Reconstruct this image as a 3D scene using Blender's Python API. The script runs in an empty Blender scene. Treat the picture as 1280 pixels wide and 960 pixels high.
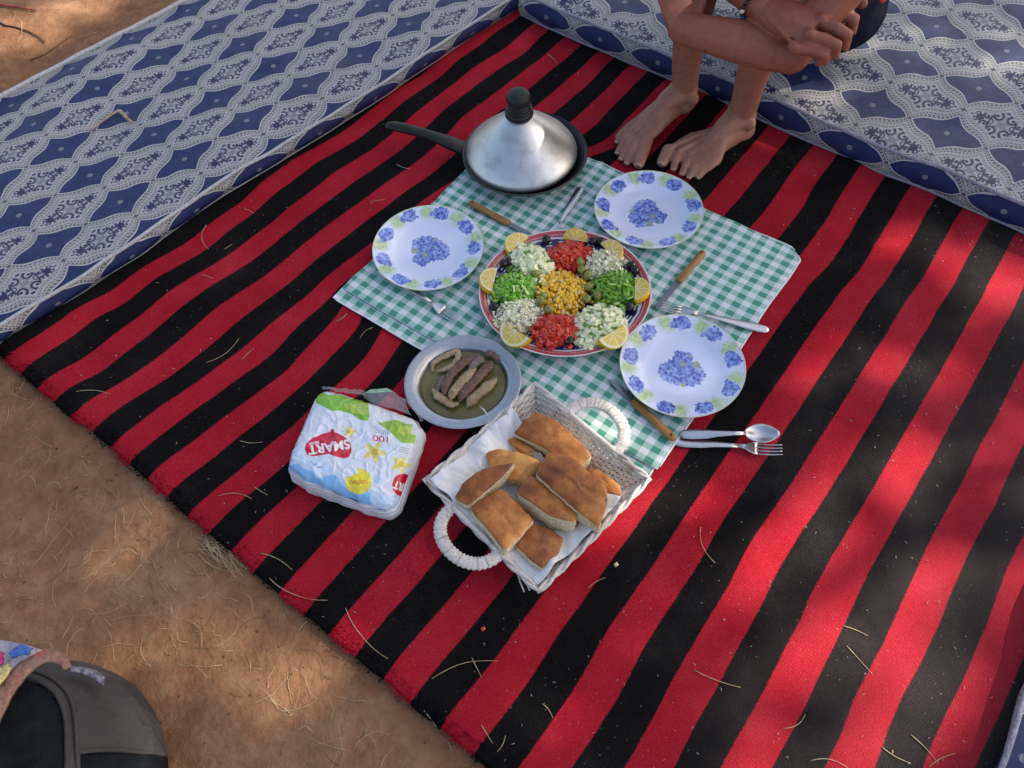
import bpy, bmesh, math, random
import numpy as np
from mathutils import Vector, Matrix, noise

C = bpy.context.scene
COL = C.collection
R_ = math.radians
rng = np.random.RandomState(7)
random.seed(7)

# ------------------------------------------------------------------ camera
F_PX, CAM_H = 984.72, 1.3021
FW = np.array([0.0, 0.54441399, -0.83881667])
RT = np.array([0.99806418, -0.05216804, -0.03385842])
UP = np.array([0.06219242, 0.83719287, 0.5433601])
CAMP = np.array([0.0, 0.0, CAM_H])
cam = bpy.data.cameras.new('camera')
cam.sensor_width = 36.0
cam.lens = 36.0 * F_PX / 1280.0
cam.clip_start, cam.clip_end = 0.02, 2000.0
camo = bpy.data.objects.new('camera', cam)
COL.objects.link(camo)
camo.matrix_world = Matrix(((RT[0], UP[0], -FW[0], CAMP[0]), (RT[1], UP[1], -FW[1], CAMP[1]),
                            (RT[2], UP[2], -FW[2], CAMP[2]), (0, 0, 0, 1)))
C.camera = camo

# ------------------------------------------------------------------ daylight
SUN_AZ, SUN_EL = R_(9), R_(41)
SUN = np.array([math.cos(SUN_EL) * math.cos(SUN_AZ), math.cos(SUN_EL) * math.sin(SUN_AZ), math.sin(SUN_EL)])
world = bpy.data.worlds.new('World')
C.world = world
world.use_nodes = True
wn = world.node_tree
bg = wn.nodes['Background']
sky = wn.nodes.new('ShaderNodeTexSky')
sky.sky_type = 'NISHITA'
sky.sun_disc = False
sky.sun_elevation = SUN_EL
sky.sun_rotation = R_(90) - SUN_AZ
sky.air_density, sky.dust_density, sky.ozone_density = 1.0, 2.5, 1.0
wn.links.new(sky.outputs[0], bg.inputs[0])
bg.inputs[1].default_value = 0.12
sun = bpy.data.lights.new('sun', 'SUN')
sun.energy = 3.8
sun.angle = R_(0.55)
sun.color = (1.0, 0.96, 0.90)
suno = bpy.data.objects.new('sun', sun)
COL.objects.link(suno)
suno.location = (6, 1, 5)
suno.rotation_euler = Vector((-SUN[0], -SUN[1], -SUN[2])).to_track_quat('-Z', 'Y').to_euler()
C.view_settings.view_transform = 'Standard'
C.view_settings.look = 'None'
C.view_settings.exposure = 1.24
C.view_settings.use_white_balance = True
C.view_settings.white_balance_temperature = 7300
C.view_settings.gamma = 1.0
C.render.engine = 'CYCLES'
C.cycles.max_bounces = 6
C.cycles.transparent_max_bounces = 8
C.cycles.caustics_reflective = False
C.cycles.caustics_refractive = False
try:
    C.cycles.use_denoising = True
except Exception:
    pass


def W(px, py, z=0.0):
    """the world point at height z that the photograph shows at a pixel (used to measure the place)"""
    d = FW + ((px - 640) / F_PX) * RT - ((py - 480) / F_PX) * UP
    t = (z - CAM_H) / d[2]
    return CAMP + d * t


def PXL(P):
    q = np.asarray(P, float) - CAMP
    w = q @ FW
    return 640 + F_PX * (q @ RT) / w, 480 - F_PX * (q @ UP) / w


# ------------------------------------------------------------------ geometry helpers
class G:
    def __init__(s):
        s.v, s.f, s.m, s.n = [], [], [], 0

    def add(s, verts, faces, mi=0):
        b = s.n
        verts = [tuple(map(float, p)) for p in verts]
        s.v += verts
        s.n += len(verts)
        s.f += [tuple(i + b for i in f) for f in faces]
        s.m += [mi] * len(faces)
        return b

    def lathe(s, prof, n=48, c=(0, 0, 0), mi=0, close=False):
        vs, fs = [], []
        k = len(prof)
        for i in range(n):
            a = 2 * math.pi * i / n
            for r, z in prof:
                vs.append((c[0] + r * math.cos(a), c[1] + r * math.sin(a), c[2] + z))
        for i in range(n):
            j = (i + 1) % n
            for q in range(k - 1):
                fs.append((i * k + q, j * k + q, j * k + q + 1, i * k + q + 1))
        return s.add(vs, fs, mi)

    def loft(s, secs, n=16, mi=0, caps=True):
        """secs: (centre, axis a, axis b) half-axes as vectors"""
        vs, fs = [], []
        for c, a, b in secs:
            c, a, b = map(np.asarray, (c, a, b))
            for i in range(n):
                t = 2 * math.pi * i / n
                vs.append(c + a * math.cos(t) + b * math.sin(t))
        k = len(secs)
        for q in range(k - 1):
            for i in range(n):
                j = (i + 1) % n
                fs.append((q * n + i, q * n + j, (q + 1) * n + j, (q + 1) * n + i))
        if caps:
            fs.append(tuple(reversed(range(n))))
            fs.append(tuple(range((k - 1) * n, k * n)))
        return s.add(vs, fs, mi)

    def tube(s, pts, rad, n=8, mi=0, flat=1.0, up=None, closed=False, dome=False):
        pts = [np.asarray(p, float) for p in pts]
        k = len(pts)
        if not hasattr(rad, '__len__'):
            rad = [rad] * k
        rad = list(rad)
        if dome and not closed:
            d0 = pts[0] - pts[1]
            d0 /= np.linalg.norm(d0) + 1e-12
            d1 = pts[-1] - pts[-2]
            d1 /= np.linalg.norm(d1) + 1e-12
            h, t = [], []
            for q in (1.0, 0.75, 0.4):
                h.append((pts[0] + d0 * rad[0] * q, rad[0] * math.sqrt(max(1 - q * q, 0.004))))
            for q in (0.4, 0.75, 1.0):
                t.append((pts[-1] + d1 * rad[-1] * q, rad[-1] * math.sqrt(max(1 - q * q, 0.004))))
            pts = [p for p, _ in h] + pts + [p for p, _ in t]
            rad = [r for _, r in h] + rad + [r for _, r in t]
            k = len(pts)
        if up is None:
            ds = np.diff(np.array(pts), axis=0)
            ds /= np.linalg.norm(ds, axis=1)[:, None] + 1e-12
            mx = np.abs(ds).max(0)
            up = (0, 0, 1.0) if mx[2] < .86 else np.eye(3)[int(np.argmin(mx))]
        ref = np.array(up, float)
        secs = []
        for i in range(k):
            if closed:
                d = pts[(i + 1) % k] - pts[i - 1]
            else:
                d = pts[min(i + 1, k - 1)] - pts[max(i - 1, 0)]
            d = d / (np.linalg.norm(d) + 1e-12)
            a = np.cross(ref, d)
            if np.linalg.norm(a) < 1e-3:
                a = np.cross(np.array([1.0, 0.2, 0]), d)
            a /= np.linalg.norm(a)
            b = np.cross(d, a)
            secs.append((pts[i], a * rad[i], b * rad[i] * flat))
        b0 = s.loft(secs, n, mi, caps=not closed)
        if closed:
            fs = []
            for i in range(n):
                j = (i + 1) % n
                fs.append(((k - 1) * n + i, (k - 1) * n + j, j, i))
            s.f += [tuple(x + b0 for x in f) for f in fs]
            s.m += [mi] * len(fs)
        return b0

    def ell(s, c, r, n=14, m=9, rot=None, mi=0):
        vs, fs = [], []
        c = np.asarray(c, float)
        M = np.array(rot) if rot is not None else np.eye(3)
        for j in range(m + 1):
            th = math.pi * j / m
            for i in range(n):
                a = 2 * math.pi * i / n
                vs.append(c + M @ np.array([r[0] * math.sin(th) * math.cos(a), r[1] * math.sin(th) * math.sin(a), r[2] * math.cos(th)]))
        for j in range(m):
            for i in range(n):
                k = (i + 1) % n
                fs.append((j * n + i, (j + 1) * n + i, (j + 1) * n + k, j * n + k))
        return s.add(vs, fs, mi)

    def box(s, c, h, rot=None, mi=0):
        c = np.asarray(c, float)
        M = np.array(rot) if rot is not None else np.eye(3)
        vs = [c + M @ np.array([x * h[0], y * h[1], z * h[2]]) for x in (-1, 1) for y in (-1, 1) for z in (-1, 1)]
        fs = [(0, 1, 3, 2), (4, 6, 7, 5), (0, 4, 5, 1), (2, 3, 7, 6), (0, 2, 6, 4), (1, 5, 7, 3)]
        return s.add(vs, fs, mi)

    def grid(s, P, mi=0, wrap=False):
        """P: array (a, b, 3)"""
        a, b = P.shape[:2]
        fs = []
        for i in range(a - 1):
            for j in range(b - 1):
                fs.append((i * b + j, (i + 1) * b + j, (i + 1) * b + j + 1, i * b + j + 1))
            if wrap:
                fs.append((i * b + b - 1, (i + 1) * b + b - 1, (i + 1) * b, i * b))
        return s.add(P.reshape(-1, 3), fs, mi)


def mesh_of(name, g, uv=None, smooth=True):
    me = bpy.data.meshes.new(name)
    me.from_pydata(g.v, [], g.f)
    me.update()
    if len(set(g.m)) > 1:
        me.polygons.foreach_set('material_index', g.m)
    if smooth:
        me.polygons.foreach_set('use_smooth', [True] * len(me.polygons))
    if uv is not None:
        lay = me.uv_layers.new(name='UVMap')
        idx = np.empty(len(me.loops), int)
        me.loops.foreach_get('vertex_index', idx)
        lay.data.foreach_set('uv', np.asarray(uv, np.float32)[idx].ravel())
    return me


def fix_normals(me):
    bm = bmesh.new()
    bm.from_mesh(me)
    bmesh.ops.recalc_face_normals(bm, faces=bm.faces)
    bm.to_mesh(me)
    bm.free()


def tag(o, label=None, cat=None, group=None, kind=None):
    if label: o['label'] = label
    if cat: o['category'] = cat
    if group: o['group'] = group
    if kind: o['kind'] = kind
    return o


def thing(name, label, cat, loc=(0, 0, 0), rotz=0.0, group=None):
    o = bpy.data.objects.new(name, None)
    o.empty_display_size = 0.02
    COL.objects.link(o)
    o.location = loc
    o.rotation_euler = (0, 0, rotz)
    return tag(o, label, cat, group)


def ob(name, g, mats, parent=None, uv=None, smooth=True, loc=None, norm=False, auto=None):
    me = g if isinstance(g, bpy.types.Mesh) else mesh_of(name, g, uv, smooth)
    if norm:
        fix_normals(me)
    for m in (mats if isinstance(mats, (list, tuple)) else [mats]):
        if m.name not in me.materials:
            me.materials.append(m)
    o = bpy.data.objects.new(name, me)
    COL.objects.link(o)
    if parent:
        o.parent = parent
    if loc is not None:
        o.location = loc
    if auto is not None:
        try:
            me.set_sharp_from_angle(angle=R_(auto))
        except Exception:
            pass
    return o


def rotm(rz=0, rx=0, ry=0):
    return np.array((Matrix.Rotation(rz, 3, 'Z') @ Matrix.Rotation(ry, 3, 'Y') @ Matrix.Rotation(rx, 3, 'X')))


def rrot():
    return rotm(random.uniform(0, 6.28), random.uniform(0, 6.28), random.uniform(0, 6.28))


def n3(x, y, z=0.0, s=1.0):
    return noise.noise(Vector((x * s, y * s, z * s)))


def catmull(pts, sub=6):
    pts = [np.asarray(p, float) for p in pts]
    out = []
    n = len(pts)
    for i in range(n - 1):
        p0, p1, p2, p3 = pts[max(i - 1, 0)], pts[i], pts[i + 1], pts[min(i + 2, n - 1)]
        for k in range(sub):
            t = k / sub
            out.append(0.5 * (2 * p1 + (p2 - p0) * t + (2 * p0 - 5 * p1 + 4 * p2 - p3) * t * t + (3 * p1 - p0 - 3 * p2 + p3) * t ** 3))
    out.append(pts[-1])
    return out


# ------------------------------------------------------------------ node helpers
class E:
    def __init__(s, nt, k): s.nt, s.k = nt, k

    def m(s, op, *a):
        n = s.nt.nodes.new('ShaderNodeMath')
        n.operation = op
        for i, v in enumerate((s,) + a):
            if isinstance(v, E): s.nt.links.new(v.k, n.inputs[i])
            else: n.inputs[i].default_value = v
        return E(s.nt, n.outputs[0])

    def __add__(s, o): return s.m('ADD', o)
    __radd__ = __add__
    def __sub__(s, o): return s.m('SUBTRACT', o)
    def __rsub__(s, o): return (s * -1.0) + o
    def __mul__(s, o): return s.m('MULTIPLY', o)
    __rmul__ = __mul__
    def __truediv__(s, o): return s.m('DIVIDE', o)
    def abs(s): return s.m('ABSOLUTE')
    def min(s, o): return s.m('MINIMUM', o)
    def max(s, o): return s.m('MAXIMUM', o)
    def lt(s, o): return s.m('LESS_THAN', o)
    def gt(s, o): return s.m('GREATER_THAN', o)
    def sin(s): return s.m('SINE')
    def pow(s, o): return s.m('POWER', o)
    def sqrt(s): return s.m('SQRT')
    def floor(s): return s.m('FLOOR')
    def frac(s): return s.m('FRACT')
    def atan2(s, o): return s.m('ARCTAN2', o)

    def ss(s, a, b, lo=0.0, hi=1.0):
        n = s.nt.nodes.new('ShaderNodeMapRange')
        n.interpolation_type = 'SMOOTHSTEP'
        s.nt.links.new(s.k, n.inputs[0])
        inv = a > b
        for i, v in zip((1, 2, 3, 4), (min(a, b), max(a, b), hi if inv else lo, lo if inv else hi)):
            n.inputs[i].default_value = v
        return E(s.nt, n.outputs[0])


def inv(e): return 1.0 - e


class Mat:
    def __init__(s, name, **kw):
        s.mat = bpy.data.materials.new(name)
        s.mat.use_nodes = True
        s.nt = s.mat.node_tree
        s.b = s.nt.nodes['Principled BSDF']
        s.set(**kw)

    def link(s, v, inp):
        if isinstance(v, E): s.nt.links.new(v.k, inp)
        elif isinstance(v, bpy.types.NodeSocket): s.nt.links.new(v, inp)
        elif isinstance(v, tuple) and len(v) == 3 and inp.type == 'RGBA': inp.default_value = (*v, 1)
        else: inp.default_value = v

    def set(s, **kw):
        names = dict(color='Base Color', rough='Roughness', metal='Metallic', alpha='Alpha', spec='Specular IOR Level',
                     trans='Transmission Weight', ior='IOR', sss='Subsurface Weight', sssr='Subsurface Radius', ssss='Subsurface Scale',
                     coat='Coat Weight', coatr='Coat Roughness', sheen='Sheen Weight', aniso='Anisotropic', sheenr='Sheen Roughness', sheent='Sheen Tint')
        for k, v in kw.items():
            s.link(v, s.b.inputs[names[k]])
        return s

    def co(s, kind='Object'):
        if kind == 'World':
            g = s.nt.nodes.new('ShaderNodeNewGeometry')
            return g.outputs['Position']
        if not hasattr(s, 'tc'): s.tc = s.nt.nodes.new('ShaderNodeTexCoord')
        return s.tc.outputs[kind]

    def xyz(s, vec):
        n = s.nt.nodes.new('ShaderNodeSeparateXYZ')
        s.link(vec, n.inputs[0])
        return [E(s.nt, n.outputs[i]) for i in range(3)]

    def vec(s, x, y, z=0.0):
        n = s.nt.nodes.new('ShaderNodeCombineXYZ')
        for i, v in enumerate((x, y, z)): s.link(v, n.inputs[i])
        return n.outputs[0]

    def noise(s, vec, scale, detail=3.0, rough=0.5, out=0):
        n = s.nt.nodes.new('ShaderNodeTexNoise')
        s.link(vec, n.inputs['Vector'])
        n.inputs['Scale'].default_value = scale
        n.inputs['Detail'].default_value = detail
        n.inputs['Roughness'].default_value = rough
        return E(s.nt, n.outputs[out])

    def vor(s, vec, scale, out='Distance', feature='F1', rand=1.0):
        n = s.nt.nodes.new('ShaderNodeTexVoronoi')
        n.feature = feature
        s.link(vec, n.inputs['Vector'])
        n.inputs['Scale'].default_value = scale
        n.inputs['Randomness'].default_value = rand
        return E(s.nt, n.outputs[out])

    def wn(s, v):
        n = s.nt.nodes.new('ShaderNodeTexWhiteNoise')
        n.noise_dimensions = '1D'
        s.link(v, n.inputs['W'])
        return E(s.nt, n.outputs[0])

    def mix(s, f, a, b, mode='MIX'):
        n = s.nt.nodes.new('ShaderNodeMix')
        n.data_type = 'RGBA'
        n.blend_type = mode
        s.link(f, n.inputs[0])
        s.link(a, n.inputs[6])
        s.link(b, n.inputs[7])
        return n.outputs[2]

    def ramp(s, f, stops):
        n = s.nt.nodes.new('ShaderNodeValToRGB')
        el = n.color_ramp.elements
        while len(el) < len(stops): el.new(0.5)
        for e, (p, c) in zip(el, stops):
            e.position, e.color = p, (*c, 1)
        s.link(f, n.inputs[0])
        return n.outputs[0]

    def attr(s, name):
        n = s.nt.nodes.new('ShaderNodeAttribute')
        n.attribute_name = name
        return n.outputs['Color']

    def rnd(s):
        n = s.nt.nodes.new('ShaderNodeObjectInfo')
        return E(s.nt, n.outputs['Random'])

    def bump(s, h, dist=0.002, strength=1.0):
        n = s.nt.nodes.new('ShaderNodeBump')
        n.inputs['Strength'].default_value = strength
        n.inputs['Distance'].default_value = dist
        s.link(h, n.inputs['Height'])
        s.nt.links.new(n.outputs[0], s.b.inputs['Normal'])
        return s


def plain(name, col, rough=0.6, var=0.15, nscale=60, bump=0.0, **kw):
    m = Mat(name, rough=rough, **kw)
    f = m.noise(m.co('Object'), nscale, 4.0, 0.6)
    d = tuple(max(c * (1 - var * 2), 0) for c in col)
    l = tuple(min(c * (1 + var * 2), 1) for c in col)
    m.set(color=m.ramp(f, [(0.3, d), (0.7, l)]))
    if bump:
        m.bump(f, bump, 1.0)
    return m.mat

# ------------------------------------------------------------------ the rug's own frame: u along the stripes, v across them
TH = R_(-40.18)
TT = np.array([-math.sin(TH), math.cos(TH)])
NN = np.array([math.cos(TH), math.sin(TH)])
V0, PER = -1.5364, 0.1199
U0, U1 = 0.078, 1.80
VA, VB = -1.565, 0.545
RUG_Z = 0.010


def uv2w(u, v, z=0.0): return np.array([u * TT[0] + v * NN[0], u * TT[1] + v * NN[1], z])
def w2uv(x, y): return x * TT[0] + y * TT[1], x * NN[0] + y * NN[1]


_wave = []
for k, pts in {
    1: [(36, 448), (98, 400), (162, 367), (194, 339), (223, 323), (247, 316), (269, 292), (312, 262), (362, 219), (417, 183), (448, 166), (477, 142), (512, 112), (545, 97), (589, 61), (642, 23)],
    2: [(128, 450), (162, 419), (200, 390), (223, 367), (247, 348), (281, 337), (322, 308), (375, 264), (406, 242), (430, 220), (462, 202), (497, 177), (520, 155), (570, 114), (612, 86), (653, 62), (680, 34)],
    3: [(225, 450), (261, 420), (280, 397), (300, 380), (328, 367), (355, 342), (406, 300), (439, 275), (475, 252), (509, 228), (539, 205), (566, 181), (600, 145), (634, 122), (659, 102), (697, 68), (715, 54)],
    4: [(150, 570), (200, 534), (250, 493), (287, 464), (325, 442), (494, 297), (531, 262), (696, 127), (729, 101), (759, 70)],
    5: [(201, 606), (247, 570), (281, 539), (328, 504), (400, 439), (733, 150), (766, 117), (797, 87)],
    11: [(1037, 300)], 12: [(914, 600), (1118, 300), (683, 960)], 13: [(976, 660), (1019, 600), (1200, 300), (813, 960)],
    14: [(932, 960), (1088, 660), (1124, 600), (1287, 300)], 15: [(1063, 960), (1198, 660), (1230, 600)], 16: [(1183, 960)]}.items():
    for px in pts:
        w = W(*px, RUG_Z)
        u, v = w2uv(w[0], w[1])
        _wave.append((u, V0 + PER * k, v - (V0 + PER * k)))
for k, px in enumerate([(21, 455), (58, 491), (104, 531), (152, 570), (201, 606), (255, 649), (308, 694), (371, 750), (433, 800), (498, 860), (572, 925)]):
    w = W(*px, RUG_Z * .5)
    u, v = w2uv(w[0], w[1])
    _wave.append((u, V0 + PER * (k + 1), v - (V0 + PER * (k + 1))))
_wave = np.array(_wave)


def rug_dv(u, v):
    u, v = np.asarray(u, float), np.asarray(v, float)
    d2 = ((u[..., None] - _wave[:, 0]) / 0.045) ** 2 + ((v[..., None] - _wave[:, 1]) / 0.07) ** 2
    w = np.exp(-d2 / 2)
    return (w * _wave[:, 2]).sum(-1) / (w.sum(-1) + 0.06)


def rug_h(u, v):
    """rug height: flat under the meal, gently rumpled elsewhere"""
    x, y = u * TT[0] + v * NN[0], u * TT[1] + v * NN[1]
    e = math.hypot((x - 0.10) / 0.62, (y - 1.0) / 0.62)
    k = min(max((e - 0.9) / 0.5, 0), 1)
    k = k * k * (3 - 2 * k)
    z = RUG_Z + k * (0.010 * max(n3(u * 2.2, v * 6.0, 3.1), -0.4) + 0.004 * n3(u * 9, v * 9, 1.0) + 0.003)
    e = min(max((u - U0) / 0.03, 0), 1)
    return max(z, 0.007) * (0.35 + 0.65 * math.sqrt(e))


def rug_z(x, y): return rug_h(*w2uv(x, y))


# ------------------------------------------------------------------ sand ground
def sand_h(x, y):
    u, v = w2uv(x, y)
    d = max(U0 - u, VA + 0.10 - v, 0.0)
    d = max(d, 0)
    k = min(d / 0.22, 1.0)
    k = k * k * (3 - 2 * k)
    h = 0.030 * n3(x, y, 0.3, 2.3) + 0.018 * n3(x, y, 1.7, 6.0) + 0.007 * n3(x, y, 2.7, 17.0) + 0.003 * n3(x, y, 4.7, 45.0)
    far = math.exp(-((x + 1.35) ** 2 + (y - 2.35) ** 2) / 0.12) * 0.05
    r = math.hypot(x, y - 1)
    big = 0.25 * n3(x, y, 9.1, 0.12) * min(max((r - 4) / 10, 0), 1)
    return -0.010 + k * (h + far - 0.004) + big


def build_sand():
    def axis(a, b, step):
        c = list(np.arange(a, b, step))
        s, lo = step, []
        x = a
        while x > -900:
            s *= 1.35
            x -= s
            lo.append(x)
        s, x, hi = step, c[-1], []
        while x < 900:
            s *= 1.35
            x += s
            hi.append(x)
        return np.array(lo[::-1] + c + hi)
    xs, ys = axis(-2.2, 1.8, 0.016), axis(-0.4, 3.0, 0.016)
    P = np.zeros((len(xs), len(ys), 3))
    for i, x in enumerate(xs):
        for j, y in enumerate(ys):
            P[i, j] = (x, y, sand_h(x, y))
    g = G()
    g.grid(P)
    m = Mat('sand', rough=0.95, spec=0.15)
    co = m.co('Object')
    a = m.noise(co, 3.5, 5, 0.6)
    b = m.noise(co, 28, 5, 0.65)
    c = m.noise(co, 400, 2, 0.6)
    col = m.ramp(a * 0.6 + b * 0.4, [(0.30, (0.150, 0.069, 0.036)), (0.5, (0.252, 0.127, 0.068)), (0.72, (0.365, 0.220, 0.128))])
    col = m.mix(c.ss(0.55, 0.8) * 0.35, col, (0.10, 0.06, 0.035))
    m.set(color=col)
    m.bump(b * 0.8 + c * 0.10 + m.noise(co, 85, 3) * 0.30 + m.vor(co, 30) * .15, 0.010, .9)
    o = ob('sand_ground', g, m.mat)
    tag(o, kind='structure')


build_sand()


# ------------------------------------------------------------------ the tree that shades the picnic
def sunplane(P):
    a = np.cross(SUN, (0, 0, 1.0))
    a /= np.linalg.norm(a)
    b = np.cross(SUN, a)
    P = np.asarray(P)
    return P @ a, P @ b


SPOTS = [  # where sunlight reaches the ground: pixel, radius in metres, share of leaves missing
    (225, 852, .16, .75), (290, 805, .11, .6), (330, 890, .07, .45), (75, 690, .10, .65), (118, 645, .09, .6), (400, 900, .06, .4), (75, 25, .16, .95), (0, 60, .1, .9), (440, 760, .045, .55), (535, 685, .05, .75),
    (690, 600, .12, .5), (706, 362, .16, .35), (1250, 350, .12, .8), (1140, 300, .06, .65), (1130, 430, .09, .62), (1060, 440, .08, .55), (1010, 505, .08, .58), (1010, 395, .04, .6),
    (1230, 560, .14, .72), (1180, 640, .11, .72), (1110, 520, .07, .6), (1080, 720, .12, .62), (1000, 660, .09, .55), (950, 700, .10, .58),
    (1200, 770, .10, .65), (1130, 850, .11, .62), (1010, 850, .13, .65), (900, 850, .12, .58), (930, 930, .11, .6), (1060, 940, .10, .6),
    (1210, 930, .08, .7), (840, 730, .06, .55), (760, 830, .06, .45), (690, 900, .06, .45), (800, 930, .07, .5),
    (1000, 105, .035, .6), (1200, 225, .05, .5), (1060, 200, .04, .35), (840, 600, .05, .75), (810, 640, .04, .6),
    (655, 225, .05, .5), (610, 65, .06, .35), (655, 45, .05, .4), (740, 300, .05, .45), (700, 360, .12, .30), (840, 480, .05, .5), (800, 250, .04, .5), (690, 590, .08, .45),
    (250, 170, .08, .4), (330, 60, .08, .35), (620, 410, .05, .45), (720, 520, .06, .5), (450, 600, .05, .35), (660, 190, .08, .5)]


def build_tree():
    cen = np.array([0.15, 1.15, 0.0]) + SUN * 9.0
    base = np.array([cen[0] + 0.5, cen[1] + 0.4, -0.15])
    t = thing('acacia_tree', 'leafy shade tree growing on the sand beside the picnic', 'tree', tuple(base))
    bark = Mat('bark', rough=0.95)
    n = bark.noise(bark.co('Object'), 14, 5, .7)
    bark.set(color=bark.ramp(n, [(.3, (.05, .035, .025)), (.7, (.16, .12, .09))]))
    bark.bump(n, .03)
    g = G()
    top = cen - base
    pts = catmull([(0, 0, 0), (0.1, -.05, 1.0), (-.05, .0, 2.2), (top[0] * .5, top[1] * .5, top[2] * .62), (top[0], top[1], top[2] * .9)], 5)
    g.tube(pts, list(np.linspace(.2, .07, len(pts))), 12)
    ob('trunk', g, bark.mat, t)
    r = np.random.RandomState(3)
    for k in range(9):
        a = k * 2.4
        e = top + np.array([math.cos(a) * r.uniform(1.2, 2.2), math.sin(a) * r.uniform(1.2, 2.2), r.uniform(-.3, .9)])
        s = pts[-8 + k % 5] if k % 2 else pts[-6]
        mid = (np.asarray(s) + e) / 2 + r.uniform(-.2, .2, 3)
        gg = G()
        q = catmull([s, mid, e], 5)
        gg.tube(q, list(np.linspace(.06, .012, len(q))), 7)
        ob('limb', gg, bark.mat, t)
    # crown: clumps of small leaflets
    N = 34000
    spots = []
    for px, py, rad, st in SPOTS:
        a, b = sunplane(W(px, py, 0.01))
        spots.append((a, b, rad, st))
    spots = np.array(spots)
    clump = []
    for k in range(420):
        d = r.normal(size=3)
        d /= np.linalg.norm(d)
        clump.append(d * r.uniform(.2, 1) ** .4 * np.array([2.7, 2.6, 1.7]))
    clump = np.array(clump)
    P = clump[r.randint(0, len(clump), N)] + r.normal(size=(N, 3)) * .21
    A, B = sunplane(P + cen)
    keep = np.ones(N, bool)
    miss = np.zeros(N)
    for a, b, rad, st in spots:
        ang = np.arctan2(B - b, A - a)
        d = np.hypot(A - a, B - b) / (rad * (1 + .25 * np.sin(3 * ang + a * 40) + .2 * np.sin(5 * ang + b * 50)))
        f = np.clip((1.25 - d) / .5, 0, 1) * st
        miss = np.maximum(miss, f)
    # leaves are many deep along a ray: thin them so that the wanted share of light comes through
    tau = 3.6
    frac = np.where(miss > 0, np.clip(-np.log(np.clip(miss, .03, .999)) / tau, 0, 1), 1.0)
    keep = r.rand(N) < frac
    P = P[keep]
    n = len(P)
    d = r.normal(size=(n, 3))
    d /= np.linalg.norm(d, axis=1)[:, None]
    e = np.cross(d, r.normal(size=(n, 3)))
    e /= np.linalg.norm(e, axis=1)[:, None]
    L = r.uniform(.07, .12, (n, 1))
    Wd = L * r.uniform(.4, .55, (n, 1))
    V = np.stack([P - d * L, P + e * Wd, P + d * L, P - e * Wd], 1).reshape(-1, 3) + top
    g = G()
    g.v = [tuple(x) for x in V]
    g.n = len(g.v)
    g.f = [(4 * i, 4 * i + 1, 4 * i + 2, 4 * i + 3) for i in range(n)]
    g.m = [0] * n
    leaf = Mat('leaf', rough=.6)
    leaf.set(color=leaf.ramp(leaf.noise(leaf.co('Object'), 3.0, 3), [(.3, (.04, .07, .02)), (.7, (.10, .13, .04))]))
    c = ob('crown', g, leaf.mat, t, smooth=False)
    tag(c, kind='stuff')


build_tree()


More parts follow.
